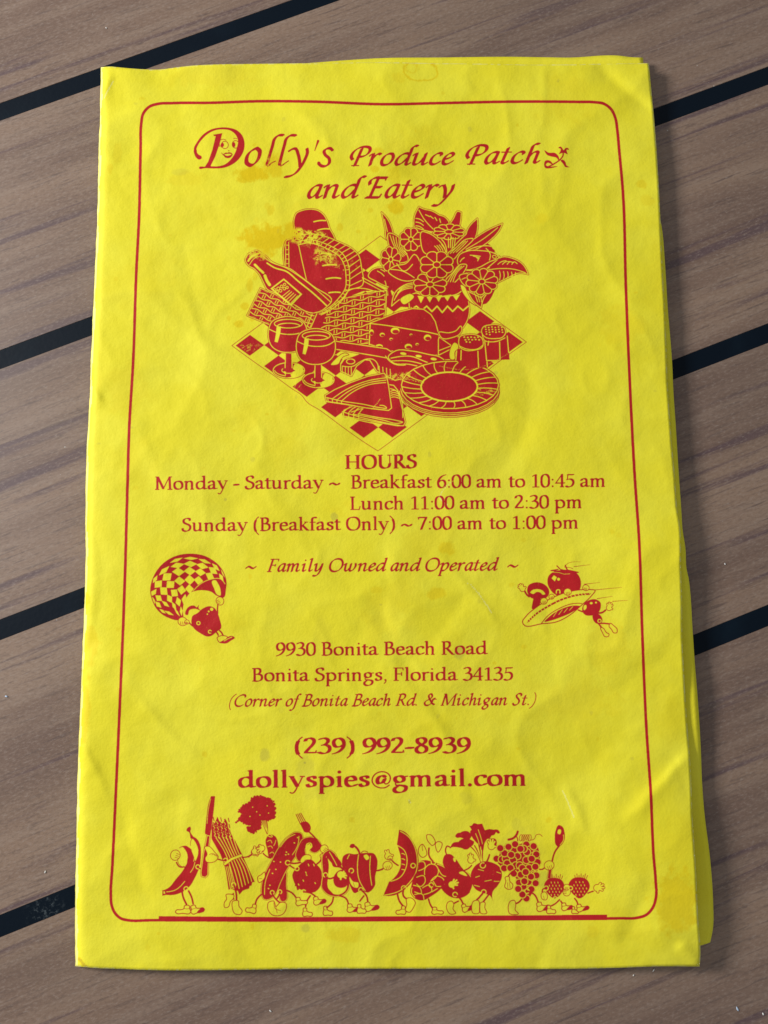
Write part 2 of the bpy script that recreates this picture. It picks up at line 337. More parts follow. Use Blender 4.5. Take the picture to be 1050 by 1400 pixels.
def picnic(D):
    K = D.K
    # ---- checkered cloth
    K.frame(0, 0, 1)
    Q = nums('317 472.5 520 322.5 719.8 467.6 516.7 616.5')          # left, top, right, bottom
    D.P(Q, YEL)
    D.L(.9, Q[:3]); D.S(.9, '719.8 467.6 680 496 640 528 600 556 560 585 516.7 616.5')
    D.S(.9, '317 472.5 345 493 378 516 400 532 412 540 420 550 436 560 470 585 500 606 516.7 616.5')
    c = Q.mean(0); I = c+(Q-c)*.975
    for i in range(10):
        for j in range(10):
            if (i+j) % 2 == 0:
                # v: left->bottom ; u: left->top
                D.P([bil(I, (j+a)/10, (i+b)/10) for a, b in ((0, 0), (1, 0), (1, 1), (0, 1))])
    # ---- basket, bread and bottle
    K.frame(300, 270, 4.375)
    D.body('450 190 446 130 460 95 500 76 545 70 590 78 625 105 645 140 662 190 682 225 692 255 640 290 560 290 470 250')
    weave(D, '560 640 1000 552 985 862 540 905', 11, 9, 1.1, .22)
    D.P('852 475 1000 555 860 560 760 600 740 560'); D.P('535 640 600 640 640 700 560 905 530 905')
    for p in ('565 145 600 138 635 138', '588 196 620 188 656 188'): D.S(1.7, p, YEL)
    D.body('388 285 400 258 430 245 500 222 580 220 650 238 720 268 790 303 832 345 850 420 855 525 770 560 740 600 690 640 640 680 590 700 500 680 420 600 390 420')
    D.P('392 270 420 256 500 280 620 300 700 350 745 420 745 540 700 620 590 695 420 600 392 420')
    D.L(1., '396 268 396 415', YEL); D.L(1., '414 268 416 420', YEL)
    for y in (285, 312, 340, 368, 396): D.L(.9, [(396, y), (415, y)], YEL)
    ar = '470 285 540 272 600 288 660 315 715 350 745 400 757 470 752 545 715 600 660 655 595 690'
    ar2 = '480 262 540 252 610 268 680 298 735 335 768 390 779 470 773 550 735 612 672 668 608 702'
    D.S(1.1, ar, YEL); D.S(1.1, ar2, YEL); rungs(D, ar, ar2, 26, .9)
    out = '500 224 580 222 650 240 720 270 788 305 828 350 845 420 852 520'
    rungs(D, '480 262 540 252 610 268 680 298 735 335 768 390 779 470 776 550', out, 15, 1.0)
    for p in ('610 335 640 334 668 340', '618 408 660 402 700 404', '638 487 690 480 725 484', '655 570 690 566 722 568'): D.S(1.8, p, YEL)
    D.L(1.1, '475 290 492 370 522 500', YEL)
    D.L(1.1, '855 478 1000 556', YEL); D.L(1.0, '862 500 985 566', YEL)
    rungs(D, '855 478 1000 556', '862 500 985 566', 9, .9)
    D.S(1.1, '752 560 800 545 870 545 940 562 1000 556', YEL)
    # left side of basket
    K.frame(300, 270, 4.375)
    weave(D, '245 542 585 690 520 850 165 706', 7, 9, 1.05)
    D.P('575 690 600 700 590 900 500 900'); D.L(1.1, '585 690 520 840', YEL); D.L(1.1, '560 684 500 830', YEL)
    # bottle
    D.body('155 372 165 348 200 322 228 318 252 334 280 352 305 378 350 402 420 425 480 468 560 530 670 622 640 655 600 682 560 690 430 630 330 570 285 548 262 505 235 455 205 425 180 412')
    D.P('300 545 385 486 600 680 560 690 430 632')
    D.S(1.9, '285 392 330 420 400 442 470 500 560 572 640 646', YEL); D.S(1.0, '240 330 300 382 400 422 470 466 665 625', YEL)
    D.S(2.6, '172 380 195 352 235 334', YEL); D.S(.9, '180 402 212 362 255 350', YEL)
    D.S(3.2, '212 402 240 430 262 450', YEL); D.S(4., '272 468 285 500 300 522', YEL)
    D.P('305 545 385 484 495 578 428 650', YEL); D.P('318 545 385 494 482 578 428 636')
    for i, (x, y, r) in enumerate([(352, 545, 9), (372, 532, 8), (390, 520, 7), (345, 565, 8), (365, 558, 8), (388, 545, 8), (405, 538, 7), (330, 552, 7)]): D.O(.9, x, y, r, r, 0, YEL)
    for k in range(5): D.L(.9, [(372+k*14, 595+k*9), (420+k*12, 556+k*8)], YEL)
    # ---- loaf roll behind basket and leafy greens
    K.frame(500, 270, 4.375)
    D.body('15 470 30 440 60 422 100 420 150 440 190 480 200 520 160 540 120 530 60 500')
    for p in ('70 440 95 455 110 470', '90 430 120 448 135 465', '115 500 120 515 122 530', '140 490 145 505 145 520'): D.S(1., p, YEL)
    D.P('130 540 200 500 300 480 300 660 140 650'); D.P('150 560 165 540 185 560 160 590', YEL)
    # ---- flowers
    leaf = [('95 88 | 125 120 150 165 165 215 | 160 250 | 130 250 115 180 95 88 |', '130 205 112 130'),
            ('318 55 | 345 68 395 80 440 105 | 470 115 495 140 | 500 165 460 195 400 205 330 190 288 175 | 290 120 318 55 |', '318 75 350 130 410 195'),
            ('502 160 | 525 125 552 82 572 90 | 568 140 560 180 | 530 190 502 160 |', ''),
            ('668 125 | 670 170 655 240 600 300 540 350 | 500 340 540 280 600 220 | 610 190 668 125 |', ''),
            ('818 156 | 800 195 745 255 680 300 600 330 | 570 320 640 255 740 190 818 156 |', '600 310 700 250 790 180'),
            ('972 460 | 955 420 940 400 880 365 820 355 760 395 720 430 | 680 440 740 480 790 510 | 850 480 920 452 972 460 |', '700 440 800 425 890 430 955 450')]
    D.C('240 250 330 180 480 190 620 230 760 300 800 400 790 500 700 640 640 600 560 620 420 600 320 600 160 560 110 400 110 330')
    for o, vn in leaf:
        D.body(o)
        if vn: D.S(1., vn, YEL)
    for k in range(5): D.L(1.1, [(330+k*28, 95+k*8), (360+k*22, 82+k*12+20)], YEL) if k else None
    for k in range(3): D.S(1.1, [(300, 125+k*22), (318, 128+k*22), (345, 145+k*22)], YEL)
    for k in range(5): D.S(1., [(800+k*24, 440+k*2), (805+k*23, 470+k), (800+k*24, 495-k*8)], YEL)
    for k in range(4): D.S(1., [(790+k*28, 400), (810+k*26, 385), (840+k*22, 378+k*6)], YEL)
    # tulip on the left with striped leaves
    D.body('135 215 200 240 220 290 250 380 205 390 160 330 135 270')
    for k in range(5): D.S(1., [(145+k*18, 225+k*6), (165+k*14, 280+k*8), (215+k*8, 360-k*6)], YEL)
    petals(D, 150, 370, 60, 8, rot=10, squash=1.25, cr=.2); D.body('175 410 240 395 290 340 330 470 250 500 180 480 135 440')
    D.S(1.1, '150 430 220 440 290 480', YEL); D.S(1.1, '185 395 230 440 280 400', YEL)
    petals(D, 270, 250, 66, 8, rot=0, cr=.2, squash=1.05)
    D.body('335 205 380 215 430 250 470 300 480 350 420 345 350 330 330 270'); D.S(1.1, '375 205 430 230 475 280 485 330', YEL)
    for k in range(4): D.S(1., [(412+k*14, 290-k*3), (432+k*14, 312), (440+k*13, 335)], YEL)
    petals(D, 498, 205, 92, 10, rot=5, squash=.5, cr=.28)
    for k in range(4): D.L(1.1, [(495+k*14, 240), (495+k*11, 300)], YEL)
    D.body('490 340 540 300 600 250 640 245 560 330 520 370')
    for k in range(3): D.S(1., [(505+k*18, 335-k*4), (540+k*16, 300), (585+k*12, 260)], YEL)
    D.body('548 380 560 345 610 320 690 318 760 330 800 355 740 385 660 425 600 432 560 412')
    D.S(1.1, '600 320 680 292 760 296 800 330', YEL); D.S(1.1, '720 305 745 340 740 375', YEL)
    for k in range(4): D.S(1.1, [(625+k*18, 345+k*5), (650+k*8, 347+k*7), (685-k*5, 352+k*9)], YEL)
    D.S(1.1, '565 385 575 370 590 360', YEL)
    for p in ((770, 300), (785, 330), (770, 355), (800, 350)): D.O(.9, p[0], p[1], 12, 9, 20, YEL)
    D.S(1.1, '575 432 660 436 740 420', YEL); D.S(1.1, '600 450 680 455 730 450', YEL)
    # striped stems under flowers
    D.body('155 650 | 175 570 240 520 300 510 | 300 580 | 220 600 155 650 |')
    for k in range(4): D.S(1., [(170+k*10, 615-k*22), (210+k*8, 560-k*12), (280, 540-k*10)], YEL)
    D.body('480 500 520 450 570 400 600 400 560 480 500 520')
    for k in range(3): D.S(1., [(490+k*16, 505), (525+k*10, 450), (560+k*14, 410)], YEL)
    D.body('560 470 600 455 640 470 650 520 600 530 570 500'); D.S(1., '575 490 605 480 630 500', YEL)
    # ---- vase
    D.body('275 580 340 570 420 590 520 575 580 545 600 560 615 620 618 700 595 760 560 800 500 830 330 800 270 700', True)
    D.P('330 530 560 505 570 570 440 592 330 572'); D.S(1.2, '300 570 380 592 470 592 560 570 590 540', YEL)
    for k in range(5):
        x0 = 310+k*53; D.P([(x0, 588+4*(k % 2)), (x0+42, 588-2*k), (x0+20, 632-k*4)], YEL)
    z = [(272, 660), (295, 625), (325, 665), (350, 628), (385, 668), (425, 690), (458, 655), (492, 692), (525, 650), (560, 672), (590, 630), (612, 650)]
    D.L(1.9, z[:1]+[(272+i*31, 650 if i % 2 else 688-abs(i-6)*3) for i in range(12)], YEL)
    D.pale('568 520 590 530 612 570 650 605 672 625 668 645 630 630 600 600 575 560')
    D.pale('205 610 235 585 270 575 290 590 262 625 225 640')
    petals(D, 385, 520, 98, 9, rot=12, squash=.72, cr=.22)
    petals(D, 425, 402, 100, 8, rot=0, squash=.8, cr=.22)
    D.S(3., '700 575 712 590 700 620 690 660'); D.body('610 560 640 575 690 600 | 735 560 705 605 690 660 | 640 615 610 560 |')
    for k in range(3): D.L(.9, [(650+k*18, 570+k*4), (670+k*12, 625)], YEL)
    petals(D, 695, 503, 94, 10, rot=8, squash=.82, cr=.2)
    # ---- cheese
    K.frame(480, 400, 4.0385)
    D.body('105 168 180 140 260 108 340 88 400 92 440 120 465 160 480 215 485 240 478 345 300 330 220 322 100 285', False)
    D.S(1.2, '100 170 200 182 320 202 440 222 482 232', YEL); D.L(1.2, '106 170 100 290', YEL)
    for x, y, rx, ry in ((243, 211, 24, 18), (172, 233, 14, 11), (221, 257, 9, 7), (331, 233, 8, 6), (422, 249, 20, 17), (316, 298, 20, 15), (365, 286, 9, 7), (112, 220, 13, 17), (155, 298, 20, 13)):
        D.E(x, y, rx+3, ry+3); D.E(x, y, rx, ry, 0, YEL); D.E(x+rx*.12, y+ry*.28, rx*.78, ry*.62)
    D.body('486 246 550 290 556 300 555 370 482 372 482 260', False); D.L(1.1, '485 345 550 312', YEL); D.L(1., '486 320 548 296', YEL)
    D.body('484 220 540 222 580 210 606 185 612 205 600 228 560 248 500 250')
    # ---- cutting board and knife
    K.frame(300, 400, 4.375)
    D.body('690 290 1000 340 1040 390 1200 420 1300 430 1250 480 1050 525 940 470 900 405 870 402 820 440 790 500 725 470 725 430 745 400 800 380 880 350 690 320', False)
    D.E(785, 412, 25, 15); D.O(1.2, 785, 412, 25, 15, 0, YEL)
    D.S(1.1, '725 425 740 400 800 375 870 352', YEL); D.S(1.1, '735 440 800 440 840 415 880 398 920 400 945 425 950 460', YEL)
    for k in range(4): D.L(1., [(735+k*18, 445), (735+k*18, 492)], YEL)
    for k in range(4): D.L(1., [(955+k*22, 440+k*6), (958+k*22, 490+k*7)], YEL)
    D.pale('665 432 690 400 760 362 775 370 740 385 725 405 715 425', .8)
    D.body('690 290 1000 336 1040 362 1005 392 930 378 690 338', False)
    K.frame(480, 400, 4.0385)
    D.body('205 358 250 320 330 322 430 342 490 356 520 382 518 408 480 425 420 418 320 396 230 386')
    D.S(1.2, '220 362 330 352 420 385 480 402 515 395', YEL); D.S(1.1, '222 378 320 378 420 404', YEL)
    for x, y in ((288, 337), (373, 351), (456, 367)): D.E(x, y, 17, 7, 8, YEL)
    D.S(1.1, '190 350 215 380 240 395 300 400', YEL)
    # ---- plate
    D.E(548, 545, 274, 142); 
    for k, dy in enumerate((28, 18, 9)): D.O(1.0, 546, 520+dy, 272, 136, 0, YEL); D.O(.9, 546, 524+dy, 275, 138)
    D.E(546, 508, 268, 132); D.O(2.8, 546, 510, 270, 134); D.O(1.2, 546, 510, 268, 131, 0, YEL)
    for i in range(24):
        a = math.radians(i*15+6); c, s_ = math.cos(a), math.sin(a); b = a+.1
        D.S(1.1, [(542+158*c, 520+82*s_), (544+215*math.cos(a+.02), 514+108*math.sin(a+.02)), (546+264*math.cos(b-.02), 510+129*math.sin(b-.02))], YEL)
    D.E(542, 520, 158, 82); D.O(2.1, 542, 520, 156, 81, 0, YEL)
    # ---- shakers
    D.pale('556 290 570 275 590 285 592 310 575 325 570 370 556 372', .9)
    D.C('583 318 620 305 700 310 745 300 752 410 730 415 583 372')
    for pts in ('583 322 578 372', '608 318 606 372', '700 324 704 412', '748 310 752 410'): D.L(1.3, pts, YEL)
    D.body('594 272 600 245 640 232 690 234 722 252 730 275 725 300 680 318 630 318 600 300'); D.S(1.1, '598 295 640 312 700 310 728 290', YEL)
    for i in range(12): D.E(625+(i % 5)*19+(i//5)*6, 246+(i//5)*13+(i % 2)*2, 5, 4, 0, YEL)
    D.P('745 262 865 245 875 370 745 374')
    D.L(2.8, '745 374 812 374'); D.L(1.2, '748 375 815 375', YEL)
    for pts in ('738 270 748 372', '820 272 822 372', '862 240 870 330', '760 268 756 290'): D.L(1.3, pts, YEL)
    D.body('720 212 730 190 770 178 820 180 848 198 852 225 838 245 790 254 745 248 726 232'); D.S(1.1, '724 225 735 262 800 270 850 250', YEL)
    for i in range(20): D.E(742+(i % 6)*18+(i//6)*2, 190+(i//6)*13+(i % 2)*3, 4.5, 3.6, 0, YEL)
    # ---- two wine glasses
    K.frame(300, 400, 4.375)
    def glass(x, y, fx, fy):
        D.E(fx, fy, 95, 47); D.O(2.8, fx, fy, 94, 46); D.O(1.1, fx, fy, 94, 46, 0, YEL); D.O(1.0, fx+2, fy-6, 88, 40, 0, YEL, 10, 170)
        D.C([(fx-30, fy+6), (fx-5, fy+44), (fx+40, fy+40), (fx+84, fy+12), (fx+80, fy-22), (fx+35, fy-36), (fx+25, fy-10), (fx+20, fy+20)], YEL)
        D.P([(fx-18, fy-100), (fx+18, fy-100), (fx+20, fy-10), (fx+40, fy+2), (fx+8, fy+16), (fx+16, fy+40), (fx-20, fy+44), (fx-16, fy+10), (fx-42, fy), (fx-20, fy-12)])
        D.L(1.1, [(fx-20, fy-100), (fx-22, fy-15)], YEL); D.L(1.1, [(fx+18, fy-100), (fx+20, fy-15)], YEL)
        D.O(1., fx, fy, 42, 18, 0, YEL, -30, 210)
        q = smooth([(x-95, y-75), (x-116, y-20), (x-116, y+25), (x-95, y+75), (x-45, y+105), (x, y+110), (x+50, y+102), (x+98, y+68), (x+116, y+20), (x+114, y-25), (x+92, y-72), (x+45, y-98), (x, y-105), (x-50, y-98)], True)
        D.body(q, False)
        D.S(1.2, [(x-114, y-30), (x-75, y-12), (x, y+2), (x+75, y-8), (x+114, y-32)], YEL)
        D.O(1.2, x+2, y-62, 84, 26, 0, YEL); D.O(1.2, x+4, y-48, 66, 17, 0, YEL, 180, 360)
        D.P([(x-68, y-42), (x-42, y-46), (x-46, y-5), (x-62, y+50), (x-80, y+46), (x-72, y)], YEL)
    glass(410, 248, 415, 465); glass(577, 320, 592, 523)
    # ---- sandwiches
    K.frame(480, 400, 4.0385)
    D.body('-44 668 -40 650 40 612 150 500 235 512 258 540 300 715 290 735 250 735 60 700 -40 682', False)
    D.S(1.1, '10 672 80 684 180 705 260 722 285 716 250 706 150 690 40 668', YEL); D.S(1.0, '0 660 60 640', YEL); D.S(1.1, '215 530 245 540 285 690', YEL)
    for k in range(4): D.S(1.0, [(215-k*2, 548+k*12), (235, 540+k*12), (260+k*2, 548+k*12)], YEL)
    K.frame(300, 400, 4.375)
    for k in range(4): D.S(1.1, [(745+k*30, 712+k*4), (772+k*28, 690+k*2), (800+k*28, 680)], YEL); D.L(1., [(742+k*30, 715+k*4), (744+k*30, 742+k*5)], YEL)
    D.S(1.1, '735 712 830 742 960 772 1080 795', YEL); D.S(1.1, '738 738 830 762 960 790', YEL)
    D.body('632 615 690 580 780 540 890 500 985 482 1000 500 1012 560 1030 690 1012 705 880 690 760 670 640 652', False)
    for k in range(3): D.S(1.1, [(680+k*28, 632+k*6), (750+k*22, 585+k*6), (880+k*6, 530+k*11), (995, 510+k*14)], YEL)
    for k in range(4): D.L(1., [(648+k*27, 628+k*6), (650+k*27, 655+k*4)], YEL)
    D.S(1.1, '640 628 740 650 860 668 960 688 1000 690 990 680 960 674', YEL); D.S(1., '636 650 760 668 880 690 1010 705', YEL)

def balloonist(D):
    K = D.K; K.frame(195, 745, 7.5)
    import numpy as _n
    c = _n.array([465., 430.]); 
    out = smooth('100 560 82 470 95 380 140 280 210 195 300 135 400 102 520 95 620 112 710 155 790 225 840 310 856 390 848 470 835 530 800 545 760 470 690 440 600 440 520 475 450 560 425 640 410 740 370 765 270 745 180 690 125 620', True)
    D.P(out)
    for x, y, a_, b_, r in ((345, 157, 62, 15, -22), (495, 138, 66, 14, 0), (637, 168, 60, 16, 20), (750, 228, 48, 17, 45), (690, 142, 52, 6, 27), (220, 265, 62, 22, -42), (357, 210, 62, 26, -12), (490, 195, 60, 28, 0),
            (612, 216, 56, 28, 14), (722, 263, 50, 30, 38), (806, 332, 40, 17, 60), (822, 290, 44, 7, 65), (250, 328, 52, 42, -38), (367, 276, 56, 38, 0), (484, 268, 52, 38, 0), (592, 280, 48, 34, 8), (690, 319, 45, 34, 32), (128, 352, 40, 16, -60),
            (160, 402, 46, 38, -46), (285, 406, 46, 42, -40), (380, 370, 48, 40, 0), (483, 358, 46, 44, 0), (573, 364, 42, 38, 10), (112, 490, 42, 22, -52), (217, 473, 48, 40, 45), (326, 493, 42, 38, 40), (400, 462, 40, 42, 10),
            (480, 452, 38, 42, 0), (165, 546, 38, 28, 40), (276, 552, 42, 28, 60), (366, 582, 44, 26, 75), (428, 556, 46, 24, 100), (112, 575, 40, 13, 75), (160, 612, 40, 20, 45), (235, 605, 44, 16, 38), (322, 625, 42, 16, 62), (396, 680, 44, 13, 85), (205, 680, 36, 12, 35),
            (270, 698, 48, 13, 25), (352, 690, 46, 9, 55)):
        c_, s_ = math.cos(math.radians(r)), math.sin(math.radians(r))
        D.P([(x+1.16*(a_*u*c_-b_*v*s_), y+1.16*(a_*u*s_+b_*v*c_)) for u, v in ((1, 0), (.08, 1), (-1, 0), (-.08, -1))], YEL)
    D.L(1.3, _n.vstack([out, out[0]]))
    D.C('425 745 415 640 440 560 500 485 560 470 640 470 720 500 760 530 760 700 600 800 470 800', YEL)
    D.C('518 478 570 420 640 370 720 350 790 370 830 400 848 450 838 520 800 530 770 525 700 480 620 465 560 468')
    D.C('715 368 745 362 775 400 798 460 795 520 765 510 735 450', YEL)
    D.S(.8, '518 472 600 395 700 352 800 350 845 400', YEL)
    # pepper figure
    D.C('500 770 510 730 560 700 620 650 690 628 740 650 770 700 790 760 802 860 760 890 700 935 670 940 590 905 530 860 505 820')
    D.C('440 715 450 660 490 625 530 622 555 640 575 615 575 650 600 675 540 655 480 670 460 720')
    for x, y, r in ((708, 660, 16), (678, 682, 9), (664, 710, 7)): D.E(x, y, r, r, 0, YEL)
    D.S(2., '770 700 768 650 772 610'); fist(D, 793, 575, 36, 60)
    D.S(2., '480 800 530 835 560 820 590 800'); ring(D, 572, 802, 17); fist(D, 410, 785, 40, 10); fist(D, 455, 790, 18, 20)
    ring(D, 690, 890, 16); D.S(2.2, '700 895 750 890 775 925'); D.S(2.2, '790 880 810 900 825 930')
    D.pale('765 950 790 935 830 930 870 945 850 975 800 1005 775 985'); D.C('790 1000 850 965 880 940 925 935 945 950 900 985 860 1010')
    D.S(.9, '835 985 880 960 915 945', YEL)

def saucer(D):
    K = D.K; K.frame(695, 755, 6.176)
    D.C('330 260 340 200 380 165 450 150 540 155 590 190 614 260 600 320 520 345 400 360 350 310')
    for p in ('410 115 440 145 500 160 480 110 500 150 590 170 540 175 560 210 500 175 480 215 460 170 410 190 440 160 360 155 420 145',): D.L(1.6, p); D.L(.5, '370 168 430 172 470 185 520 182', YEL)
    D.P('365 220 385 195 410 212 392 245', YEL); D.E(424, 228, 12, 12, 0, YEL)
    for p in ('475 125 490 105 610 82', '555 122 690 105', '640 270 775 255', '735 318 960 296', '750 392 880 372', '880 415 1010 406'): D.S(.8, p, taper=[1.2, .5])
    D.S(.8, '480 130 520 130 545 140')
    D.C('158 320 170 280 210 258 260 255 310 275 340 310 345 350 320 385 280 390 250 385 200 390 170 360')
    D.C('185 340 200 322 240 312 290 325 310 355 290 358 270 340 240 335 210 352', YEL); D.C('205 420 210 395 205 370 270 365 275 400 260 450 200 480')
    arm(D, '175 375 150 350 140 330'); hand(D, 120, 310, 20, -125, 4, 22)
    D.C('120 590 150 540 230 470 340 400 470 345 600 318 690 315 732 322 700 370 620 445 520 530 400 590 290 605 125 605', YEL)
    D.S(1.4, '120 590 150 540 230 470 340 400 470 345 600 318 690 315 732 322 700 370 620 445 520 530 400 590 290 603 125 605', closed=True)
    D.L(2.6, smooth('165 588 230 525 330 460 450 400 580 362 690 352')); 
    for t in range(20):
        q = smooth('165 588 230 525 330 460 450 400 580 362 690 352', n=8); p = q[int(t/19.*(len(q)-1))]; D.L(.9, [(p[0]-7, p[1]-10), (p[0]+7, p[1]+10)], YEL)
    D.S(1.2, '280 600 330 540 440 470 540 435 620 432'); D.C('305 588 350 540 450 478 560 450 605 455 540 505 440 550 350 580')
    for k in range(4): D.L(.6, [(380+k*45, 545-k*18), (410+k*45, 500-k*14)], YEL)
    fist(D, 500, 335, 26, -10); fist(D, 655, 300, 22, 15); fist(D, 300, 412, 24, -20); fist(D, 365, 375, 18, -20)
    D.S(1.4, '405 345 410 320 430 318 435 345', YEL)
    D.C('625 500 630 450 680 405 740 398 778 425 780 470 750 520 700 535 650 530'); D.C('640 450 655 445 660 470 640 490', YEL); D.E(700, 430, 12, 9, 0, YEL); D.E(740, 425, 8, 7, 0, YEL)
    D.C('715 520 760 520 795 575 780 605 740 600 718 575'); ring(D, 770, 580, 14)
    arm(D, '745 510 790 510 820 490'); hand(D, 850, 470, 20, -75, 4, 24)
    D.S(2.2, '770 600 800 600 850 605'); D.S(2.2, '760 600 775 620 790 640')
    D.pale('780 635 800 640 830 680 850 690 845 710 815 712 795 680'); D.pale('860 600 890 620 920 655 915 680 890 680 870 650 850 625')
    D.S(2., '590 488 620 500 635 505')

def parade(D):
    K = D.K
    K.frame(210, 1080, 6.5625)
    # banana
    D.C('82 902 | 130 880 200 800 270 710 300 640 300 570 270 525 240 512 | 290 500 330 530 355 580 375 640 | 400 560 390 500 345 440 | 350 415 | 390 440 420 500 425 580 415 680 370 790 320 870 250 920 180 942 110 942 | 78 945 |')
    D.P('78 900 110 895 118 940 78 950'); D.C('295 365 300 345 330 330 335 350 330 372 355 430 338 438 318 380')
    D.C('235 530 255 512 285 540 300 600 285 680 250 690 228 640', YEL); D.S(.8, '210 600 240 680 270 695'); D.S(.8, '230 520 265 505 320 520 355 560')
    D.C('330 470 345 438 375 470 385 540 375 610 350 560', YEL); D.S(.8, '330 500 340 445 350 435'); D.S(.8, '360 640 370 600 400 540', YEL)
    D.S(.9, '115 915 190 900 280 820', YEL); D.S(.8, '330 740 360 690 370 650', YEL); D.P('88 910 100 910 104 930 90 932', YEL)
    D.S(2., '205 650 235 690 275 690'); fist(D, 195, 585, 40, -70); 
    ring(D, 397, 690, 18); D.S(2., '400 695 430 710 460 690')
    D.S(2.6, '255 905 265 960 295 1025'); D.S(2.6, '310 900 340 960 355 1020'); ring(D, 292, 888, 20)
    shoe(D, 300, 1070, -95, 60); shoe(D, 360, 1070, 85, 62, -14, 1, True)
    # table knife
    D.C('515 55 | 552 55 | 540 180 525 300 508 415 | 480 400 | 470 400 462 360 | 475 240 490 130 515 55 |'); D.S(.6, '512 80 492 170 480 300', YEL)
    D.body('480 410 505 412 492 560 488 760 465 785 430 775 425 740 450 560', False, .9, .7)
    D.pale('460 510 490 505 550 560 580 600 560 635 470 640 462 615 480 580', .8); 
    for k in range(3): D.S(.7, [(500+k*22, 580+k*3), (530+k*18, 570+k*8), (555+k*8, 585+k*10)])
    # asparagus bundle
    D.P('520 340 530 285 548 300 572 238 590 280 605 290 620 300 645 258 665 300 668 335 700 400 735 460 790 570 908 825 885 830 880 858 862 862 858 885 822 895 800 905 770 940 755 905 735 905 700 890 672 895 650 740 630 660 600 580 520 440')
    for i in range(15):
        x = 530+(i % 5)*34+(i//5)*6; y = 270+(i//5)*52+(i*37 % 23); D.S(.9, [(x, y), (x+12, y+15), (x+6, y+35), (x+22, y+48)], YEL); D.L(1.4, [(x+4, y-26), (x+12, y+6)])
    for k in range(6): D.S(1., [(560+k*30, 430-k*4), (640+k*24, 560), (690+k*30, 700), (740+k*28, 900-k*16)], YEL)
    for k in range(3): D.S(.9, [(650+k*15, 690-k*3), (670+k*15, 780), (690+k*15, 890)], YEL)
    D.L(4.6, '640 665 700 620 785 588'); D.L(3., '640 665 700 620 785 588', YEL)
    ring(D, 645, 630, 17); D.S(2., '575 620 610 630 645 635'); D.S(2., '795 605 840 600 875 585')
    ring(D, 718, 850, 18); D.S(2.6, '720 850 740 920 745 1000'); D.S(2.2, '715 930 712 960 720 980')
    hand(D, 905, 560, 26, -50, 3, 40); hand(D, 965, 530, 26, 150, 3, 30)
    D.pale('650 940 690 935 720 945 715 975 690 1000 670 1050 640 1055 635 1010 655 980'); D.pale('710 1000 760 995 765 1040 795 1090 780 1115 730 1110 705 1050')
    # carrot with a bushy top
    K.frame(340, 1080, 5.526)
    rnd = random.Random(4)
    base = '0 110 35 60 90 55 130 60 185 90 195 150 195 210 150 225 130 220 90 235 80 290 20 320 0 300 30 270 -30 250 -55 230 -40 180 -50 130'
    D.C(base)
    bq = smooth(base, True, 4)
    for i, (x, y) in enumerate(bq):
        D.E(x+rnd.uniform(-5, 5), y+rnd.uniform(-5, 5), rnd.uniform(6, 14), rnd.uniform(6, 13))
    for x, y in ((-82, 235), (-95, 245), (-70, 150), (-75, 165), (90, 45), (45, 50), (195, 110), (200, 170)): D.E(x, y, 9, 8)
    for x, y in ((60, 165), (85, 190), (140, 120), (150, 175), (10, 200), (30, 130)): D.E(x, y, 4, 4, 0, YEL)
    for x, y, r in ((10, 300, 24), (35, 285, 26), (60, 280, 22), (-5, 285, 14), (20, 318, 12), (75, 262, 14), (-60, 220, 22), (-35, 200, 30), (-45, 160, 26)): D.E(x, y, r, r*.85)
    for k in range(5): D.S(2., [(92+k*10, 225), (115+k*6, 270), (140, 330)])
    for k in range(4): D.S(.6, [(98+k*10, 232), (118+k*6, 275), (142, 325)], YEL)
    D.C('130 370 160 335 200 350 222 400 222 440 180 510 165 520 140 450'); D.O(.9, 160, 345, 20, 8, 20, YEL)
    for p in ('140 390 165 380 175 400', '190 420 200 400 205 380', '145 430 170 425 180 440', '160 480 180 470 190 480'): D.S(.7, p, YEL)
    D.S(2., '110 480 140 505 165 515'); D.S(2.4, '0 505 10 495 20 490')
    hand(D, 45, 465, 20, -50, 3, 40); hand(D, 100, 440, 20, 140, 3, 34); 
    D.body('232 620 270 600 285 720 275 840 255 845 225 760', True, .7, .6)
    # pickle / cucumber
    D.body('100 800 95 740 120 640 170 540 230 430 300 350 360 318 400 330 412 370 400 430 350 510 290 600 240 700 200 790 150 828 115 825', True, .7, .6)
    D.S(.8, '120 790 125 700 160 600', YEL); D.S(.8, '380 350 370 420 330 490', YEL); D.S(.8, '240 430 300 360 350 335', YEL)
    for x, y in ((190, 540), (205, 600), (180, 630), (285, 470), (300, 485), (280, 490), (160, 720), (150, 745), (370, 360), (345, 400), (240, 545)): D.E(x, y, 6, 4, 20, YEL)
    D.pale('70 655 95 640 120 620 125 650 100 690 80 700'); D.S(.7, '80 670 100 670')
    D.S(2.4, '95 790 60 830 50 865'); shoe(D, 40, 895, -55, 58, 12, 1)
    ring(D, 178, 775, 15); D.S(2.4, '180 790 210 830 240 855'); ring(D, 235, 770, 15); D.S(2.2, '235 785 215 820')
    D.pale('150 850 190 840 205 880 240 850 280 855 285 890 255 940 180 945 145 900'); D.S(.8, '190 850 205 900 240 910'); D.S(.8, '205 880 215 930')
    ring(D, 295, 550, 17); D.S(2.4, '298 548 340 555 390 548'); D.S(2.2, '310 570 340 590 360 600')
    # chili behind with a curled tip
    D.body('355 500 370 440 410 370 470 355 520 375 545 410 535 455 500 475 465 460 455 430 430 440 430 500 380 540', True, .6, .5)
    D.C('430 440 440 405 470 400 480 430 460 450 440 470', YEL); D.S(.8, '445 415 460 405 470 420')
    D.pale('390 545 400 510 440 488 470 500 470 525 430 530 410 555', .8)
    # strawberry-ish vegetable
    D.C('330 640 370 580 420 540 470 525 510 560 545 600 550 680 535 740 490 775 430 765 370 740 340 690')
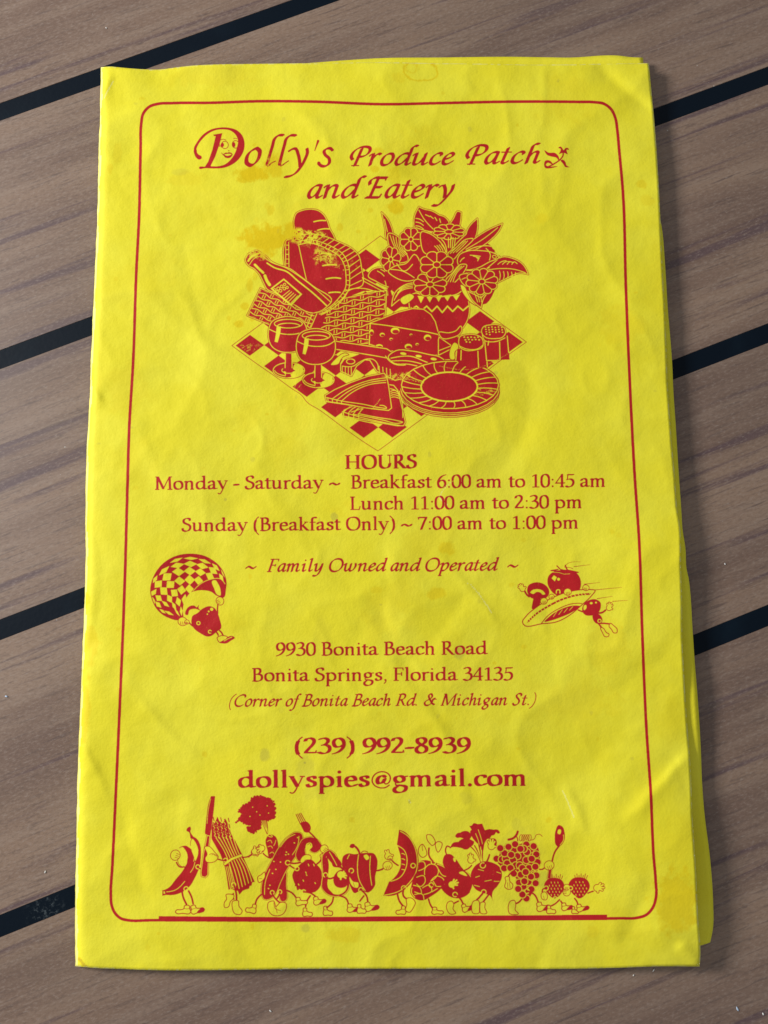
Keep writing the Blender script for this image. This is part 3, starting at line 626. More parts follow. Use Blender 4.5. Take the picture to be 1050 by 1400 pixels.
    for i in range(14): D.E(342+rnd.uniform(-8, 8)+i*2, 620+i*10, 8, 8)
    for x, y, l in ((430, 620, 10), (410, 680, 10), (450, 560, 14), (490, 560, 14), (500, 700, 8), (435, 640, 6), (375, 710, 10)): D.L(1.1, [(x, y), (x+5, y+l)], YEL)
    ring(D, 365, 595, 15); ring(D, 415, 770, 16); D.S(2.4, '415 770 470 780 510 810'); D.S(2.4, '290 760 330 780 355 810'); D.S(2.4, '465 800 440 840 430 880')
    shoe(D, 375, 840, 62, 50, -10); shoe(D, 510, 835, 66, 50, -14, 1, True); shoe(D, 425, 920, 52, 52); shoe(D, 580, 910, 50, 58)
    D.S(2.4, '515 560 545 530 550 500')
    # fork
    for k in range(4): D.L(1.3, [(358+k*12, 185-k*3), (392+k*14, 260-k*4)])
    D.C('392 250 440 240 470 290 455 320 425 320 405 290'); D.S(2.2, '455 315 500 360 560 440'); D.body('560 440 600 450 690 560 700 590 660 580 580 480', True, .7, .5)
    fist(D, 570, 445, 26, -50); D.pale('540 490 570 480 575 510 545 515', .8)
    # avocado
    D.body('575 470 610 455 650 480 680 540 720 600 760 680 755 750 720 790 650 805 590 785 555 740 560 640', True, .8, .6)
    D.C('592 480 615 500 640 580 690 590 730 640 745 700 730 760 680 790 630 780 600 740 598 640 590 560', YEL)
    D.C('582 470 612 455 640 480 700 570 660 580 620 545'); D.S(.9, '610 470 650 540 665 570', YEL); D.C('575 640 580 560 590 500 605 560 600 650 600 740 640 790 590 780 555 740')
    D.C('640 690 650 640 690 605 740 610 755 670 735 730 690 740 655 725')
    ring(D, 580, 642, 16); D.S(2.4, '582 655 610 670 645 660'); hand(D, 695, 640, 26, -5, 4, 26)
    D.S(2.4, '640 810 630 850 590 890'); D.S(2.4, '690 800 735 820 755 870')
    shoe(D, 765, 890, 68, 50, -8, 1, True)
    # bell pepper
    D.C('705 540 715 500 750 480 800 485 850 478 900 475 945 480 970 520 970 590 955 660 955 720 900 775 850 760 800 780 765 720 740 640 710 590')
    D.S(3., '775 418 800 425 825 450 838 480'); D.C('762 430 775 408 800 410 790 440'); D.S(1.2, '850 475 870 462 900 470'); D.C('870 495 890 488 910 515 895 530', YEL)
    for p in ('830 490 822 560 835 680 880 760', '920 500 915 600 930 720', '760 490 745 520'): D.S(1., p, YEL)
    ring(D, 775, 610, 17); D.S(2.4, '760 640 770 620 780 610'); D.pale('760 650 790 690 830 700 825 740 790 735 765 700', .8); D.S(.7, '790 700 800 730')
    ring(D, 848, 755, 17); D.S(2.4, '855 760 890 800 900 850'); D.S(2.2, '870 800 840 840'); shoe(D, 900, 880, 76, 54, -12, 1, True); shoe(D, 835, 895, 48, 56)
    D.S(2.2, '970 610 990 605 1010 600')
    # melon slice
    K.frame(500, 1080, 5.526)
    D.S(2.2, '85 610 110 605 130 595'); fist(D, 165, 572, 30, -15); D.S(2.2, '245 570 215 550 200 535'); hand(D, 170, 500, 24, -105, 2, 26); fist(D, 185, 515, 14, 0)
    D.C('252 300 | 300 320 350 380 385 450 400 530 390 620 345 700 280 765 220 795 132 800 | 175 695 | 230 650 258 600 262 500 236 410 | 252 300 |')
    D.S(1., '262 312 320 350 370 430 390 530 380 620 330 700 260 760 140 795', YEL)
    D.C('245 420 280 450 300 500 300 560 280 620 240 660 190 690 235 640 262 580 262 500'); D.S(1., '240 420 290 455 312 520 300 600 260 660 190 690', YEL)
    for k in range(4): D.S(.9, [(272, 480+k*40), (285, 482+k*40), (295, 490+k*38)], YEL)
    ring(D, 358, 572, 17); ring(D, 288, 742, 18); D.S(2.6, '240 790 255 840 285 880'); D.S(2.6, '285 750 285 800 320 830')
    shoe(D, 285, 905, -52, 52); D.pale('310 820 340 815 375 850 360 890 330 925 300 910 310 870')
    # artichoke
    D.C('345 720 360 660 395 600 410 540 450 530 500 540 560 560 620 600 635 650 600 700 555 760 500 800 430 835 370 820 335 770')
    for pts in ('445 640 450 590 490 560 530 570 550 610 530 660 490 690', '540 560 600 590 630 650 590 650 550 600', '385 660 440 650 450 690 410 730 385 710', '490 690 540 650 590 680 585 720 540 730 500 720',
                '400 545 440 545 450 580 400 610', '360 720 410 740 420 780 370 770', '430 740 480 720 500 760 440 790', '370 790 430 790 440 830', '500 770 550 740', '350 740 345 770 370 810', '540 740 510 690'): D.S(1., pts, YEL)
    ring(D, 512, 545, 17); D.S(2.4, '508 540 480 500 478 440'); ring(D, 495, 718, 17); D.S(1.9, '500 720 550 740 610 738')
    for p in ('492 340 515 365 525 400 505 420 480 400 462 370 462 340', '550 390 575 400 570 440 545 470 530 440 530 400'): D.pale(p, .9)
    D.pale('405 430 425 410 455 450 460 490 430 510 405 490'); D.S(.8, '425 410 430 460')
    D.S(2.4, '475 825 490 870 515 905'); shoe(D, 520, 910, 62, 42)
    # eggplant / pear
    D.C('582 530 600 490 640 485 680 520 730 590 790 640 808 700 790 770 740 810 660 815 600 780 570 740 610 640')
    D.S(2., '640 435 615 425 603 450 612 490'); D.C('665 510 680 520 675 545 662 530', YEL); D.C('705 625 730 615 765 650 740 645', YEL)
    D.S(.9, '740 600 790 650 808 710 790 770', YEL); hand(D, 650, 715, 24, -30, 4, 24); D.S(2., '740 610 780 590 800 570'); hand(D, 795, 530, 22, -95, 3, 22)
    ring(D, 675, 790, 17); D.S(2.4, '680 790 720 830 740 870'); D.S(2.2, '700 840 670 855 650 865'); D.pale('620 850 650 840 665 860 660 900 680 930 640 938 610 880'); shoe(D, 745, 890, 60, 50, -22, 1, True)
    # turnip with leaves
    D.C('795 630 830 570 890 540 960 550 1010 580 1030 650 1000 720 960 770 955 810 970 860 940 800 890 780 830 750 800 700')
    D.C('782 272 | 800 268 815 252 845 258 | 880 254 | 892 285 898 300 | 918 318 912 345 918 370 | 900 400 885 460 850 410 | 812 370 800 350 | 790 310 800 300 | 782 272 |'); D.C('675 350 | 690 328 715 322 | 735 312 775 314 800 350 | 785 372 740 368 | 715 360 690 362 675 350 |'); D.C('636 446 | 660 400 700 392 | 725 372 780 370 820 390 | 812 415 790 430 | 770 448 745 450 | 725 440 705 436 | 680 432 650 434 636 446 |')
    D.C('900 305 | 930 296 965 300 | 1000 302 1015 325 | 1000 330 985 318 | 970 340 950 345 | 940 362 915 372 | 900 305 |'); D.S(.8, '850 300 870 360 885 420', YEL); D.S(.8, '830 330 850 380 860 430', YEL)
    for k in range(4): D.S(1.7, [(790+k*32, 425-k*5), (840+k*14, 480), (870+k*4, 545)])
    for k in range(3): D.S(.9, [(808+k*30, 430), (850+k*12, 490), (872+k*4, 540)], YEL)
    for p in ('830 660 860 650', '900 690 950 680', '990 620 1020 630', '850 600 890 610', '970 690 1010 690', '820 720 860 730'): D.L(.8, p, YEL)
    ring(D, 885, 570, 20); D.S(2.4, '885 575 915 540 935 490'); D.C('920 400 940 370 980 370 990 410 970 440'); hand(D, 950, 425, 24, -90, 4, 24)
    ring(D, 892, 772, 18); D.S(2.6, '885 780 850 820 830 840'); D.S(2.4, '930 790 900 830 885 850')
    D.pale('815 840 850 835 860 890 855 930 810 930 800 890'); D.pale('870 850 900 850 900 890 915 930 870 932 862 890')
    # grapes
    K.frame(640, 1080, 5.526)
    D.S(3.2, '305 375 340 365 365 340 375 315'); D.S(1.6, '365 350 375 380 365 410 420 405')
    for k in range(5): D.O(.9, 400+k*16, 362, 13, 24, 8)
    D.S(.9, '470 380 500 370 515 340 540 335 560 352')
    gr = [(243, 440), (305, 430), (348, 450), (395, 445), (440, 412), (495, 425), (275, 478), (325, 490), (372, 500), (445, 470), (515, 487), (215, 520), (255, 525), (340, 530), (390, 570), (440, 530), (480, 520), (525, 545), (295, 555),
          (272, 592), (320, 590), (460, 590), (508, 580), (345, 632), (398, 640), (435, 620), (475, 655), (515, 645), (385, 700), (455, 695), (510, 705), (418, 730), (378, 748), (478, 750), (410, 790), (440, 820)]
    D.P('235 430 300 415 400 430 500 405 530 440 540 480 545 570 520 620 530 700 490 770 450 840 400 800 365 760 370 680 330 620 260 590 210 540 240 480')
    gr = sorted(gr+[(355, 410), (420, 445), (470, 450), (285, 520), (410, 590), (425, 690), (360, 570), (500, 640), (430, 760)], key=lambda g: math.sin(g[0]*7.1+g[1]))
    for x, y in gr:
        D.E(x, y, 32, 30, 30); D.O(.95, x, y, 28, 27, 30, YEL)
    D.S(1.9, '360 600 330 620 300 655'); D.pale('280 660 310 655 315 690 338 715 330 745 300 750 278 735 285 690'); D.S(.7, '298 700 300 740'); D.S(.7, '312 700 318 740')
    D.S(2., '540 600 565 598 575 590'); ring(D, 445, 765, 17); D.S(2.4, '445 765 500 790 530 850'); D.S(2.4, '405 825 380 850 355 860')
    D.pale('305 870 320 840 350 835 360 870 355 905 380 935 315 935'); shoe(D, 540, 880, 72, 56, -14, 1, True)
    # spoon
    D.C('655 370 660 310 685 265 710 275 730 330 728 380 700 420 680 430 660 410'); D.C('678 330 685 298 700 300 692 335', YEL)
    D.S(2.4, '690 420 655 470 635 540'); D.body('610 590 632 590 625 670 598 670', False, .6, .5); fist(D, 612, 570, 32, -20); D.S(.8, '720 340 720 380 695 415', YEL)
    # two berries
    def berry(x, y, rx, ry, rot, seed):
        r = random.Random(seed); q = smooth([(x-rx, y-ry*.4), (x-rx*.6, y-ry*.9), (x, y-ry), (x+rx*.7, y-ry*.8), (x+rx, y-ry*.2), (x+rx*.7, y+ry*.5), (x, y+ry), (x-rx*.6, y+ry*.6)], True)
        D.P(q)
        for i in range(5):
            for j in range(5):
                px, py = x-rx*.65+i*rx*.33+(j % 2)*rx*.14, y-ry*.6+j*ry*.3
                if ((px-x)/rx)**2+((py-y)/ry)**2 < .7: D.L(.9, [(px, py), (px+2, py+9)], YEL)
        for i in range(7): D.L(1.1, [(x-30+i*14, y-ry+8), (x-34+i*16, y-ry-14-(i % 2)*12)])
    berry(652, 742, 76, 78, 0, 1); berry(840, 740, 80, 80, 0, 2)
    ring(D, 590, 742, 16); D.S(2., '590 745 565 750 560 770'); D.pale('555 780 580 770 600 800 590 830 560 825', .8); D.S(.7, '570 800 575 825')
    fist(D, 745, 770, 26, 90); fist(D, 745, 735, 20, 0); D.S(2., '765 742 790 740'); ring(D, 775, 742, 14)
    D.S(2., '905 780 930 770 945 765'); hand(D, 975, 740, 24, -15, 4, 26)
    ring(D, 658, 822, 15); D.S(2.2, '690 830 650 865 630 875'); D.S(2.2, '700 840 715 860 725 870'); shoe(D, 610, 900, 48, 52); shoe(D, 725, 880, 60, 46, -12, 1, True)
    ring(D, 800, 815, 15); D.S(2.2, '805 820 825 850 830 870'); shoe(D, 795, 905, 36, 44); shoe(D, 840, 890, 66, 44, -16, 1, True)

def artwork(D):
    picnic(D); balloonist(D); saucer(D); parade(D)
def lettering(D):
    bold = dict(pen=(146, 44, 14), thin=54, dot=1.35)
    K = D.K
    text(D, ROM, 'HOURS', (471, 641), (570, 640), 26.5, pen=(165, 44, 14), thin=54)
    text(D, ROM, 'Monday - Saturday ~  Breakfast 6:00 am to 10:45 am', (211, 669.5), (830, 665.5), 25.5)
    text(D, ROM, 'Lunch 11:00 am to 2:30 pm', (478, 697), (798, 694.5), 25.5)
    text(D, ROM, 'Sunday (Breakfast Only) ~ 7:00 am to 1:00 pm', (248, 726.5), (793, 722.5), 25.5)
    it = dict(pen=(122, 46, 34), thin=54, slant=.17)
    text(D, ITA, '~  Family Owned and Operated  ~', (334, 782), (708, 780), 25, **it)
    text(D, ROM, '9930 Bonita Beach Road', (377, 896.5), (667, 894.5), 25.5)
    text(D, ROM, 'Bonita Springs, Florida 34135', (344, 931.5), (702, 930), 25.5)
    text(D, ITA, '(Corner of Bonita Beach Rd. & Michigan St.)', (311, 966), (733, 964), 23, **it)
    text(D, ROM, '(239) 992-8939', (402, 1030.5), (644, 1029.5), 30.5, **bold)
    text(D, ROM, 'dollyspies@gmail.com', (325, 1077), (723, 1074), 33, **bold)
    ch = dict(pen=(122, 36, 34), thin=46, slant=.22)
    text(D, CHA, 'Produce', (476, 227), (619, 225.5), 38, **ch)
    text(D, CHA, 'Patch', (634, 225), (738, 223.5), 38, **ch)
    text(D, CHA, 'and', (418, 271.5), (488, 271), 42, **ch)
    text(D, CHA, 'Eatery', (496, 271), (619, 271), 42, **ch)
    # big swash initial with the drawn face, then the large italic name
    K.frame(260, 165, 8.75)
    D.C('48 370 45 330 80 260 150 170 250 105 360 82 460 84 560 115 625 180 650 260 640 360 590 450 510 520 410 562 300 572 180 568 108 570 108 558 180 550 240 545 330 545 410 525 480 470 530 400 560 320 572 240 545 170 480 118 400 104 330 108 240 140 150 215 95 290 75 345 80 375')
    D.C('44 350 60 330 76 345 84 385 105 408 135 425 138 450 105 465 70 440 50 400')
    D.P('275 168 385 148 355 270 300 430 240 552 170 560 215 490 265 350 305 185 285 183')
    D.P('106 558 250 542 250 566 106 571')
    D.S(.9, '360 232 400 222 430 235'); D.S(.9, '520 214 545 210 560 218')
    D.O(1., 415, 290, 42, 44); D.E(385, 290, 20, 26); D.S(.7, '345 265 352 290 348 310 360 300 372 320')
    D.O(1., 543, 283, 40, 45, 0, RED, 60, 320); D.E(520, 288, 21, 32)
    D.E(462, 360, 8, 7); D.S(.9, '375 385 392 405 430 440 470 442 505 405'); D.P('392 402 425 380 445 384 460 376 490 382 508 400 492 432 450 450 415 440')
    D.C('410 405 440 398 470 396 495 402 470 415 440 420', YEL)
    K.frame(260, 165, 8.75)
    nb = nibpoly(56, 16, -38)
    K.nib(smooth('790 330 720 370 680 430 680 510 730 535 790 495 828 420 830 360 800 332', False), nb, RED)
    K.frame(370, 170, 8.75)
    nb = nibpoly(40, 18, -30)
    K.nib(smooth('150 130 95 132 50 170 22 260 -45 480', False), nb, RED); K.nib(smooth('-45 480 -30 500 0 470 55 442', False), nb*.55, RED)
    K.nib(smooth('300 134 240 132 190 170 165 250 105 480', False), nb, RED); K.nib(smooth('105 480 130 495 165 470 210 440', False), nb*.6, RED)
    K.nib(smooth('225 318 260 295 295 290 330 360 345 430 350 500', False), nb, RED)
    K.nib(smooth('435 292 440 330 410 420 360 510 290 590 230 620 175 628', False), nb, RED)
    K.nib(smooth('568 200 552 245 528 315', False), OCT*14, RED, np.linspace(1.1, .35, 13))
    K.nib(smooth('738 310 720 290 670 292 640 320 650 360 700 410 702 460 670 495 610 498 575 470', False), nb, RED)
    D.E(738, 305, 18, 18); D.E(577, 462, 20, 18)
    # leaf ornament
    K.frame(620, 185, 6.176)
    D.C('768 125 800 145 860 150 890 185 892 220 870 190 830 180 790 165')
    D.C('765 240 775 215 810 212 835 235 845 255 820 240 795 232 780 250 800 262 850 262 880 262 850 272 770 270')
    D.S(2., '800 266 850 240 900 205 925 170 925 140'); D.C('920 205 945 225 955 255 980 268 945 268 925 240 905 210')
    D.C('885 105 905 95 920 110 930 125 945 108 970 110 975 122 955 122 958 140 965 158 930 148 890 155 900 140 905 115')

def frame_rule(D):
    K = D.K; K.frame(0, 0, 1)
    pts = '193 170 192.3 200 190 300 186.4 371 182 496 177 578 174 675 170.6 796 163.5 971 158.6 1079 153.5 1186 151.5 1222 152.5 1237 157 1248 165 1255.5 178 1258.5 200 1258.3 300 1256.5 500 1255.5 700 1254.5 850 1255.5 870 1255 884 1250.5 893 1240 897 1226 896.5 1205 893.5 1169 890 1088 884 1000 878 862 874 742 867.7 650 861 521 855.7 393 851.5 260 846.5 205 844 178 841.5 162 836 150 826 142 812 139.7 790 139.3 700 139 600 141 525 142.5 430 139 350 138.5 290 140.5 235 141 216 142 204 146 196 155'
    D.S(4.0, pts, closed=True)
    D.P('217 1252.5 400 1254 620 1252 830 1250.5 830 1258 620 1259.3 400 1260.5 217 1260')

# ================================================================ helpers
def link(name, me, parent=None, mats=()):
    o = bpy.data.objects.new(name, me); scene.collection.objects.link(o)
    if parent: o.parent = parent
    for m in mats: me.materials.append(m)
    return o
def tag(o, label=None, cat=None, group=None, kind=None):
    for k, v in (('label', label), ('category', cat), ('group', group), ('kind', kind)):
        if v: o[k] = v
class NT:
    """terse node-tree builder"""
    def __init__(s, name):
        s.m = bpy.data.materials.new(name); s.m.use_nodes = True; s.t = s.m.node_tree
        s.b = s.t.nodes["Principled BSDF"]
    def n(s, typ, ins=None, **kw):
        x = s.t.nodes.new('ShaderNode'+typ)
        for k, v in kw.items(): setattr(x, k, v)
        for k, v in (ins or {}).items(): s.set(x.inputs[k], v)
        return x
    def set(s, sock, v):
        if isinstance(v, bpy.types.NodeSocket): s.t.links.new(v, sock)
        elif isinstance(v, bpy.types.Node): s.t.links.new(v.outputs[0], sock)
        else: sock.default_value = v
    def noise(s, vec, scale, detail=3., rough=.5, dist=0.):
        return s.n('TexNoise', {'Vector': vec, 'Scale': scale, 'Detail': detail, 'Roughness': rough, 'Distortion': dist}).outputs['Fac']
    def math(s, op, a, b=0., c=0., clamp=False): return s.n('Math', {0: a, 1: b, 2: c}, operation=op, use_clamp=clamp).outputs[0]
    def ramp(s, v, a, b, lo=0., hi=1.):
        return s.n('MapRange', {'Value': v, 'From Min': a, 'From Max': b, 'To Min': lo, 'To Max': hi}, interpolation_type='SMOOTHSTEP').outputs[0]
    def mix(s, f, a, b, mode='MIX'):
        x = s.n('Mix', data_type='RGBA', blend_type=mode)
        s.set(x.inputs[0], f); s.set(x.inputs[6], a); s.set(x.inputs[7], b); return x.outputs[2]
    def bump(s, h, strength, dist, normal=None):
        x = s.n('Bump', {'Height': h, 'Strength': strength, 'Distance': dist})
        if normal is not None: s.set(x.inputs['Normal'], normal)
        return x.outputs[0]
def rgb(r, g, b): return (r, g, b, 1.)
def val_noise(shape, cell, seed):
    """smooth value noise, roughly -1..1"""
    r = np.random.RandomState(seed); h, w = shape
    gh, gw = int(h/cell)+4, int(w/cell)+4; g = r.uniform(-1, 1, (gh, gw))
    y, x = np.arange(h)/cell+.5, np.arange(w)/cell+.5
    yi, xi = y.astype(int), x.astype(int); fy, fx = y-yi, x-xi; fy, fx = fy*fy*(3-2*fy), fx*fx*(3-2*fx)
    a = g[yi][:, xi]*(1-fx)+g[yi][:, xi+1]*fx; b = g[yi+1][:, xi]*(1-fx)+g[yi+1][:, xi+1]*fx
    return a*(1-fy[:, None])+b*fy[:, None]
def fbm(shape, cell, seed, octv=3, gain=.5):
    o = 0; k = 1.
    for i in range(octv): o = o+k*val_noise(shape, max(cell/2**i, 1.01), seed+i*17); k *= gain
    return o

def resample(p, n):
    p = np.asarray(p); d = np.r_[0, np.cumsum(np.hypot(*np.diff(p, axis=0).T))]; t = np.linspace(0, d[-1], n)
    return np.stack([np.interp(t, d, p[:, 0]), np.interp(t, d, p[:, 1])], 1)
# ================================================================ tabletop: boards and rubber seams, each piece its own mesh
ANG = .36760985; S0 = 125.40; PITCH = 62.385; SEAM = 4.5
DIR = np.array([math.cos(ANG), math.sin(ANG)]); NRM = np.array([-math.sin(ANG), math.cos(ANG)])
def board_material():
    k = NT("teak_laminate")
    co = k.n('TexCoord').outputs['Object']; inf = k.n('ObjectInfo').outputs['Random']
    off = k.n('CombineXYZ', {0: k.math('MULTIPLY', inf, .7), 1: k.math('MULTIPLY', inf, .3), 2: 0.}).outputs[0]
    co = k.n('VectorMath', {0: co, 1: off}, operation='ADD').outputs[0]
    st = lambda x, y, rz=0.: k.n('Mapping', {'Vector': co, 'Scale': (x, y, 1.), 'Rotation': (0, 0, rz)}).outputs[0]
    broad = k.noise(st(5., 60.), 1., 3., .55, .25)
    mid = k.noise(st(22., 330.), 1., 4., .6, .15)
    fine = k.noise(st(75., 1500.), 1., 3., .6, .1)
    fleck = k.noise(st(800., 1900., .5), 1., 4., .75)
    patch = k.noise(st(14., 22.), 1., 3., .5)
    pore = k.noise(st(100., 1100.), 1., 2., .5, .2)
    c = k.mix(k.ramp(broad, .35, .68), rgb(.165, .100, .072), rgb(.262, .170, .116))
    c = k.mix(k.math('MULTIPLY', k.ramp(mid, .42, .68), .5), c, rgb(.285, .200, .148))
    streak = k.math('MULTIPLY', k.ramp(k.noise(st(6.5, 190.), 1., 5., .62, .3), .555, .65), .78)
    c = k.mix(streak, c, rgb(.082, .044, .056))
    c = k.mix(k.math('MULTIPLY', k.ramp(fine, .54, .70), .50), c, rgb(.105, .068, .056))
    c = k.mix(k.math('MULTIPLY', k.ramp(pore, .59, .72), .5), c, rgb(.090, .055, .048))
    c = k.mix(k.math('MULTIPLY', k.ramp(patch, .5, .75), .30), c, rgb(.195, .135, .095))
    c = k.mix(k.math('MULTIPLY', k.ramp(fleck, .48, .74), .55), c, rgb(.33, .265, .225))
    c = k.mix(k.math('MULTIPLY', k.ramp(fleck, .50, .28), .50), c, rgb(.10, .08, .07))
    dust = k.n('TexVoronoi', {'Vector': co, 'Scale': 260., 'Randomness': 1.})
    sp = k.math('MULTIPLY', k.ramp(dust.outputs['Distance'], .055, .02), k.ramp(k.noise(co, 70., 2.), .60, .66))
    c = k.mix(k.math('MULTIPLY', sp, .7), c, rgb(.62, .60, .56))
    k.set(k.b.inputs['Base Color'], c)
    k.set(k.b.inputs['Roughness'], k.ramp(fleck, .3, .7, .44, .62))
    k.b.inputs['Specular IOR Level'].default_value = .55
    h = k.math('ADD', k.math('MULTIPLY', fleck, .7), k.math('ADD', k.math('MULTIPLY', fine, .5), k.math('MULTIPLY', streak, -.4)))
    k.set(k.b.inputs['Normal'], k.bump(h, .22, .00015))
    return k.m
_p = on_plane([[62, 1246]], 0.)[0]*MM; SCUFF = (_p[0]*math.cos(ANG)+_p[1]*math.sin(ANG), -_p[0]*math.sin(ANG)+_p[1]*math.cos(ANG), 0.)
def seam_material():
    k = NT("black_rubber")
    co = k.n('TexCoord').outputs['Object']
    f = k.noise(co, 900., 3.); sm = k.noise(co, 60., 4., .6)
    c = k.mix(k.ramp(sm, .5, .8), rgb(.0008, .0050, .0115), rgb(.003, .010, .019))
    # scuffed, dusty spot
    g = k.n('VectorMath', {0: k.n('TexCoord').outputs['Object'], 1: SCUFF}, operation='DISTANCE').outputs['Value']
    sc = k.math('MULTIPLY', k.ramp(g, .0055, .0015), k.ramp(k.noise(co, 900., 5., .75), .50, .70))
    c = k.mix(k.math('MULTIPLY', sc, .22), c, rgb(.30, .36, .38))
    k.set(k.b.inputs['Base Color'], c); k.b.inputs['Roughness'].default_value = .55; k.b.inputs['Specular IOR Level'].default_value = .12
    k.set(k.b.inputs['Normal'], k.bump(f, .35, .0001))
    return k.m
BM, SM = board_material(), seam_material()
table = bpy.data.objects.new("table", None); scene.collection.objects.link(table)
table.rotation_euler = (0, 0, ANG)
tag(table, "brown wood-grain tabletop of wide boards parted by black rubber seams, under the yellow menu", "table")
def slab(name, x0, x1, y0, y1, z0, z1, mat, bevel):
    bm = bmesh.new(); bmesh.ops.create_cube(bm, size=1.)
    bmesh.ops.scale(bm, vec=((x1-x0)*MM, (y1-y0)*MM, (z1-z0)*MM), verts=bm.verts)
    bmesh.ops.translate(bm, vec=((x0+x1)/2*MM, (y0+y1)/2*MM, (z0+z1)/2*MM), verts=bm.verts)
    if bevel: bmesh.ops.bevel(bm, geom=[e for e in bm.edges if abs(e.verts[0].co.x-e.verts[1].co.x) > 1e-4 and e.verts[0].co.z > (z0+z1)/2*MM], offset=bevel*MM, segments=2, affect='EDGES')
    me = bpy.data.meshes.new(name); bm.to_mesh(me); bm.free()
    return link(name, me, table, [mat])
XA, XB = -330, 330
seams = [S0+PITCH, S0, S0-PITCH, S0-2*PITCH, S0-3*PITCH]
seams[2] += .1; seams[4] -= .35
edges = [S0+2*PITCH]+seams+[S0-3*PITCH-132]
for i in range(len(edges)-1):
    hi = edges[i]-(SEAM/2 if i else 0); lo = edges[i+1]+(SEAM/2 if i < len(edges)-2 else 0)
    slab("board", XA, XB, lo, hi, -14, 0, BM, .10)
for s in seams: slab("rubber_seam", XA, XB, s-SEAM/2, s+SEAM/2, -13, -.06, SM, 0)
slab("base_panel", XA, XB, edges[-1], edges[0], -24, -14, BM, 0)

# ================================================================ the print and the stains, drawn once into page-space maps
PX0, PY0, PX1, PY1 = -76., -114., 80., 114.
Z_ART = 2.4
def warp(p):
    q = on_plane(p, Z_ART); return np.stack([q[:, 0], -q[:, 1]], 1)
random.seed(5)
K = Ink(PX0, -PY1, PX1, -PY0, 26, warp); D = Draw(K)
artwork(D); lettering(D); frame_rule(D)
ink = K.a.reshape(K.h//2, 2, K.w//2, 2).mean((1, 3)).astype(np.float32)
H, W = ink.shape
def at(u, v, sh):
    q = on_plane([[u, v]], Z_ART)[0]; return (q[0]-PX0)/(PX1-PX0)*sh[1], (PY1-q[1])/(PY1-PY0)*sh[0]
PXU = W/(PX1-PX0)*.1745                                          # map pixels per photo pixel
def blob(sh, u, v, ru, rv, seed, rag=.5, soft=.25, cell=9, rot=0):
    x, y = at(u, v, sh); k = PXU*sh[1]/W; R = int(max(ru, rv)*k*1.9)+3
    x0, y0 = int(x)-R, int(y)-R; yy, xx = np.mgrid[0:2*R, 0:2*R]
    dx, dy = (xx-R)/k, (yy-R)/k; c, s_ = math.cos(rot), math.sin(rot)
    d = np.hypot((dx*c+dy*s_)/ru, (-dx*s_+dy*c)/rv)+rag*fbm((2*R, 2*R), cell*k, seed, 4, .6)*.5
    m = np.clip((1+soft-d)/(2*soft), 0, 1); m = m*m*(3-2*m)
    sl = (slice(max(y0, 0), min(y0+2*R, sh[0])), slice(max(x0, 0), min(x0+2*R, sh[1])))
    return sl, m[sl[0].start-y0:sl[0].stop-y0, sl[1].start-x0:sl[1].stop-x0]
# worn ink
for (u, v, ru, rv, sd, th, am) in ((420, 326, 22, 10, 3, -.12, .95), (442, 350, 14, 12, 9, -.05, .7), (404, 322, 11, 9, 12, -.5, 1.), (453, 350, 9, 9, 31, .0, .6), (352, 347, 20, 7, 41, -.2, .7), (465, 362, 16, 12, 51, .65, .4), (545, 515, 22, 5, 61, .0, .7),
                                 (385, 232, 11, 10, 71, .05, .7), (362, 228, 10, 18, 81, .25, .5), (660, 380, 4, 3, 91, .3, .4), (663, 535, 12, 5, 95, .35, .6), (342, 475, 12, 6, 97, .45, .5)):
    sl, m = blob(ink.shape, u, v, ru, rv, sd, .7, .35, 8)
    f = fbm(m.shape, 7, sd+5, 4, .7); ink[sl] *= 1-am*m*np.clip((f-th)*4, 0, 1)
def scratch(p, w, am, seed):
    q = smooth(p, n=8); rr = random.Random(seed)
    for a, b in zip(q[:-1], q[1:]):
        n = int(np.hypot(*(b-a))*PXU)+1
        for t in range(n):
            if rr.random() < .35: continue
            x, y = at(*(a+(b-a)*t/n), ink.shape); x, y = int(x+rr.uniform(-w, w)), int(y+rr.uniform(-w, w))
            ink[y:y+2, x:x+2] *= 1-am*rr.random()
scratch('545 516 562 519 580 524', 1.8, .7, 1); scratch('655 538 664 536 672 541', 1.2, .6, 11); scratch('406 520 402 535 412 525', 1.2, .6, 2); scratch('520 545 508 560', 1., .7, 3)
scratch('600 680 605 668 612 662 625 655', 1., .7, 4); scratch('342 470 330 476', 1., .5, 5); scratch('600 500 640 505 700 480', 1., .35, 6)
ink *= 1-.12*np.clip((fbm(ink.shape, 3.1, 77, 2, .6)-1.0)*3, 0, 1)
sh2 = (H//2, W//2)
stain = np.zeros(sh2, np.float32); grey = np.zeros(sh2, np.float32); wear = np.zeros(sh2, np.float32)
def put(A, u, v, ru, rv, seed, am, rag=.6, soft=.3, cell=9, ring=False, rot=0):
    sl, m = blob(sh2, u, v, ru, rv, seed, rag, soft, cell, rot)
    if ring:
        m = np.clip(1-np.abs(m-.5)*2.0, 0, 1)
    A[sl] = np.maximum(A[sl], m*am)
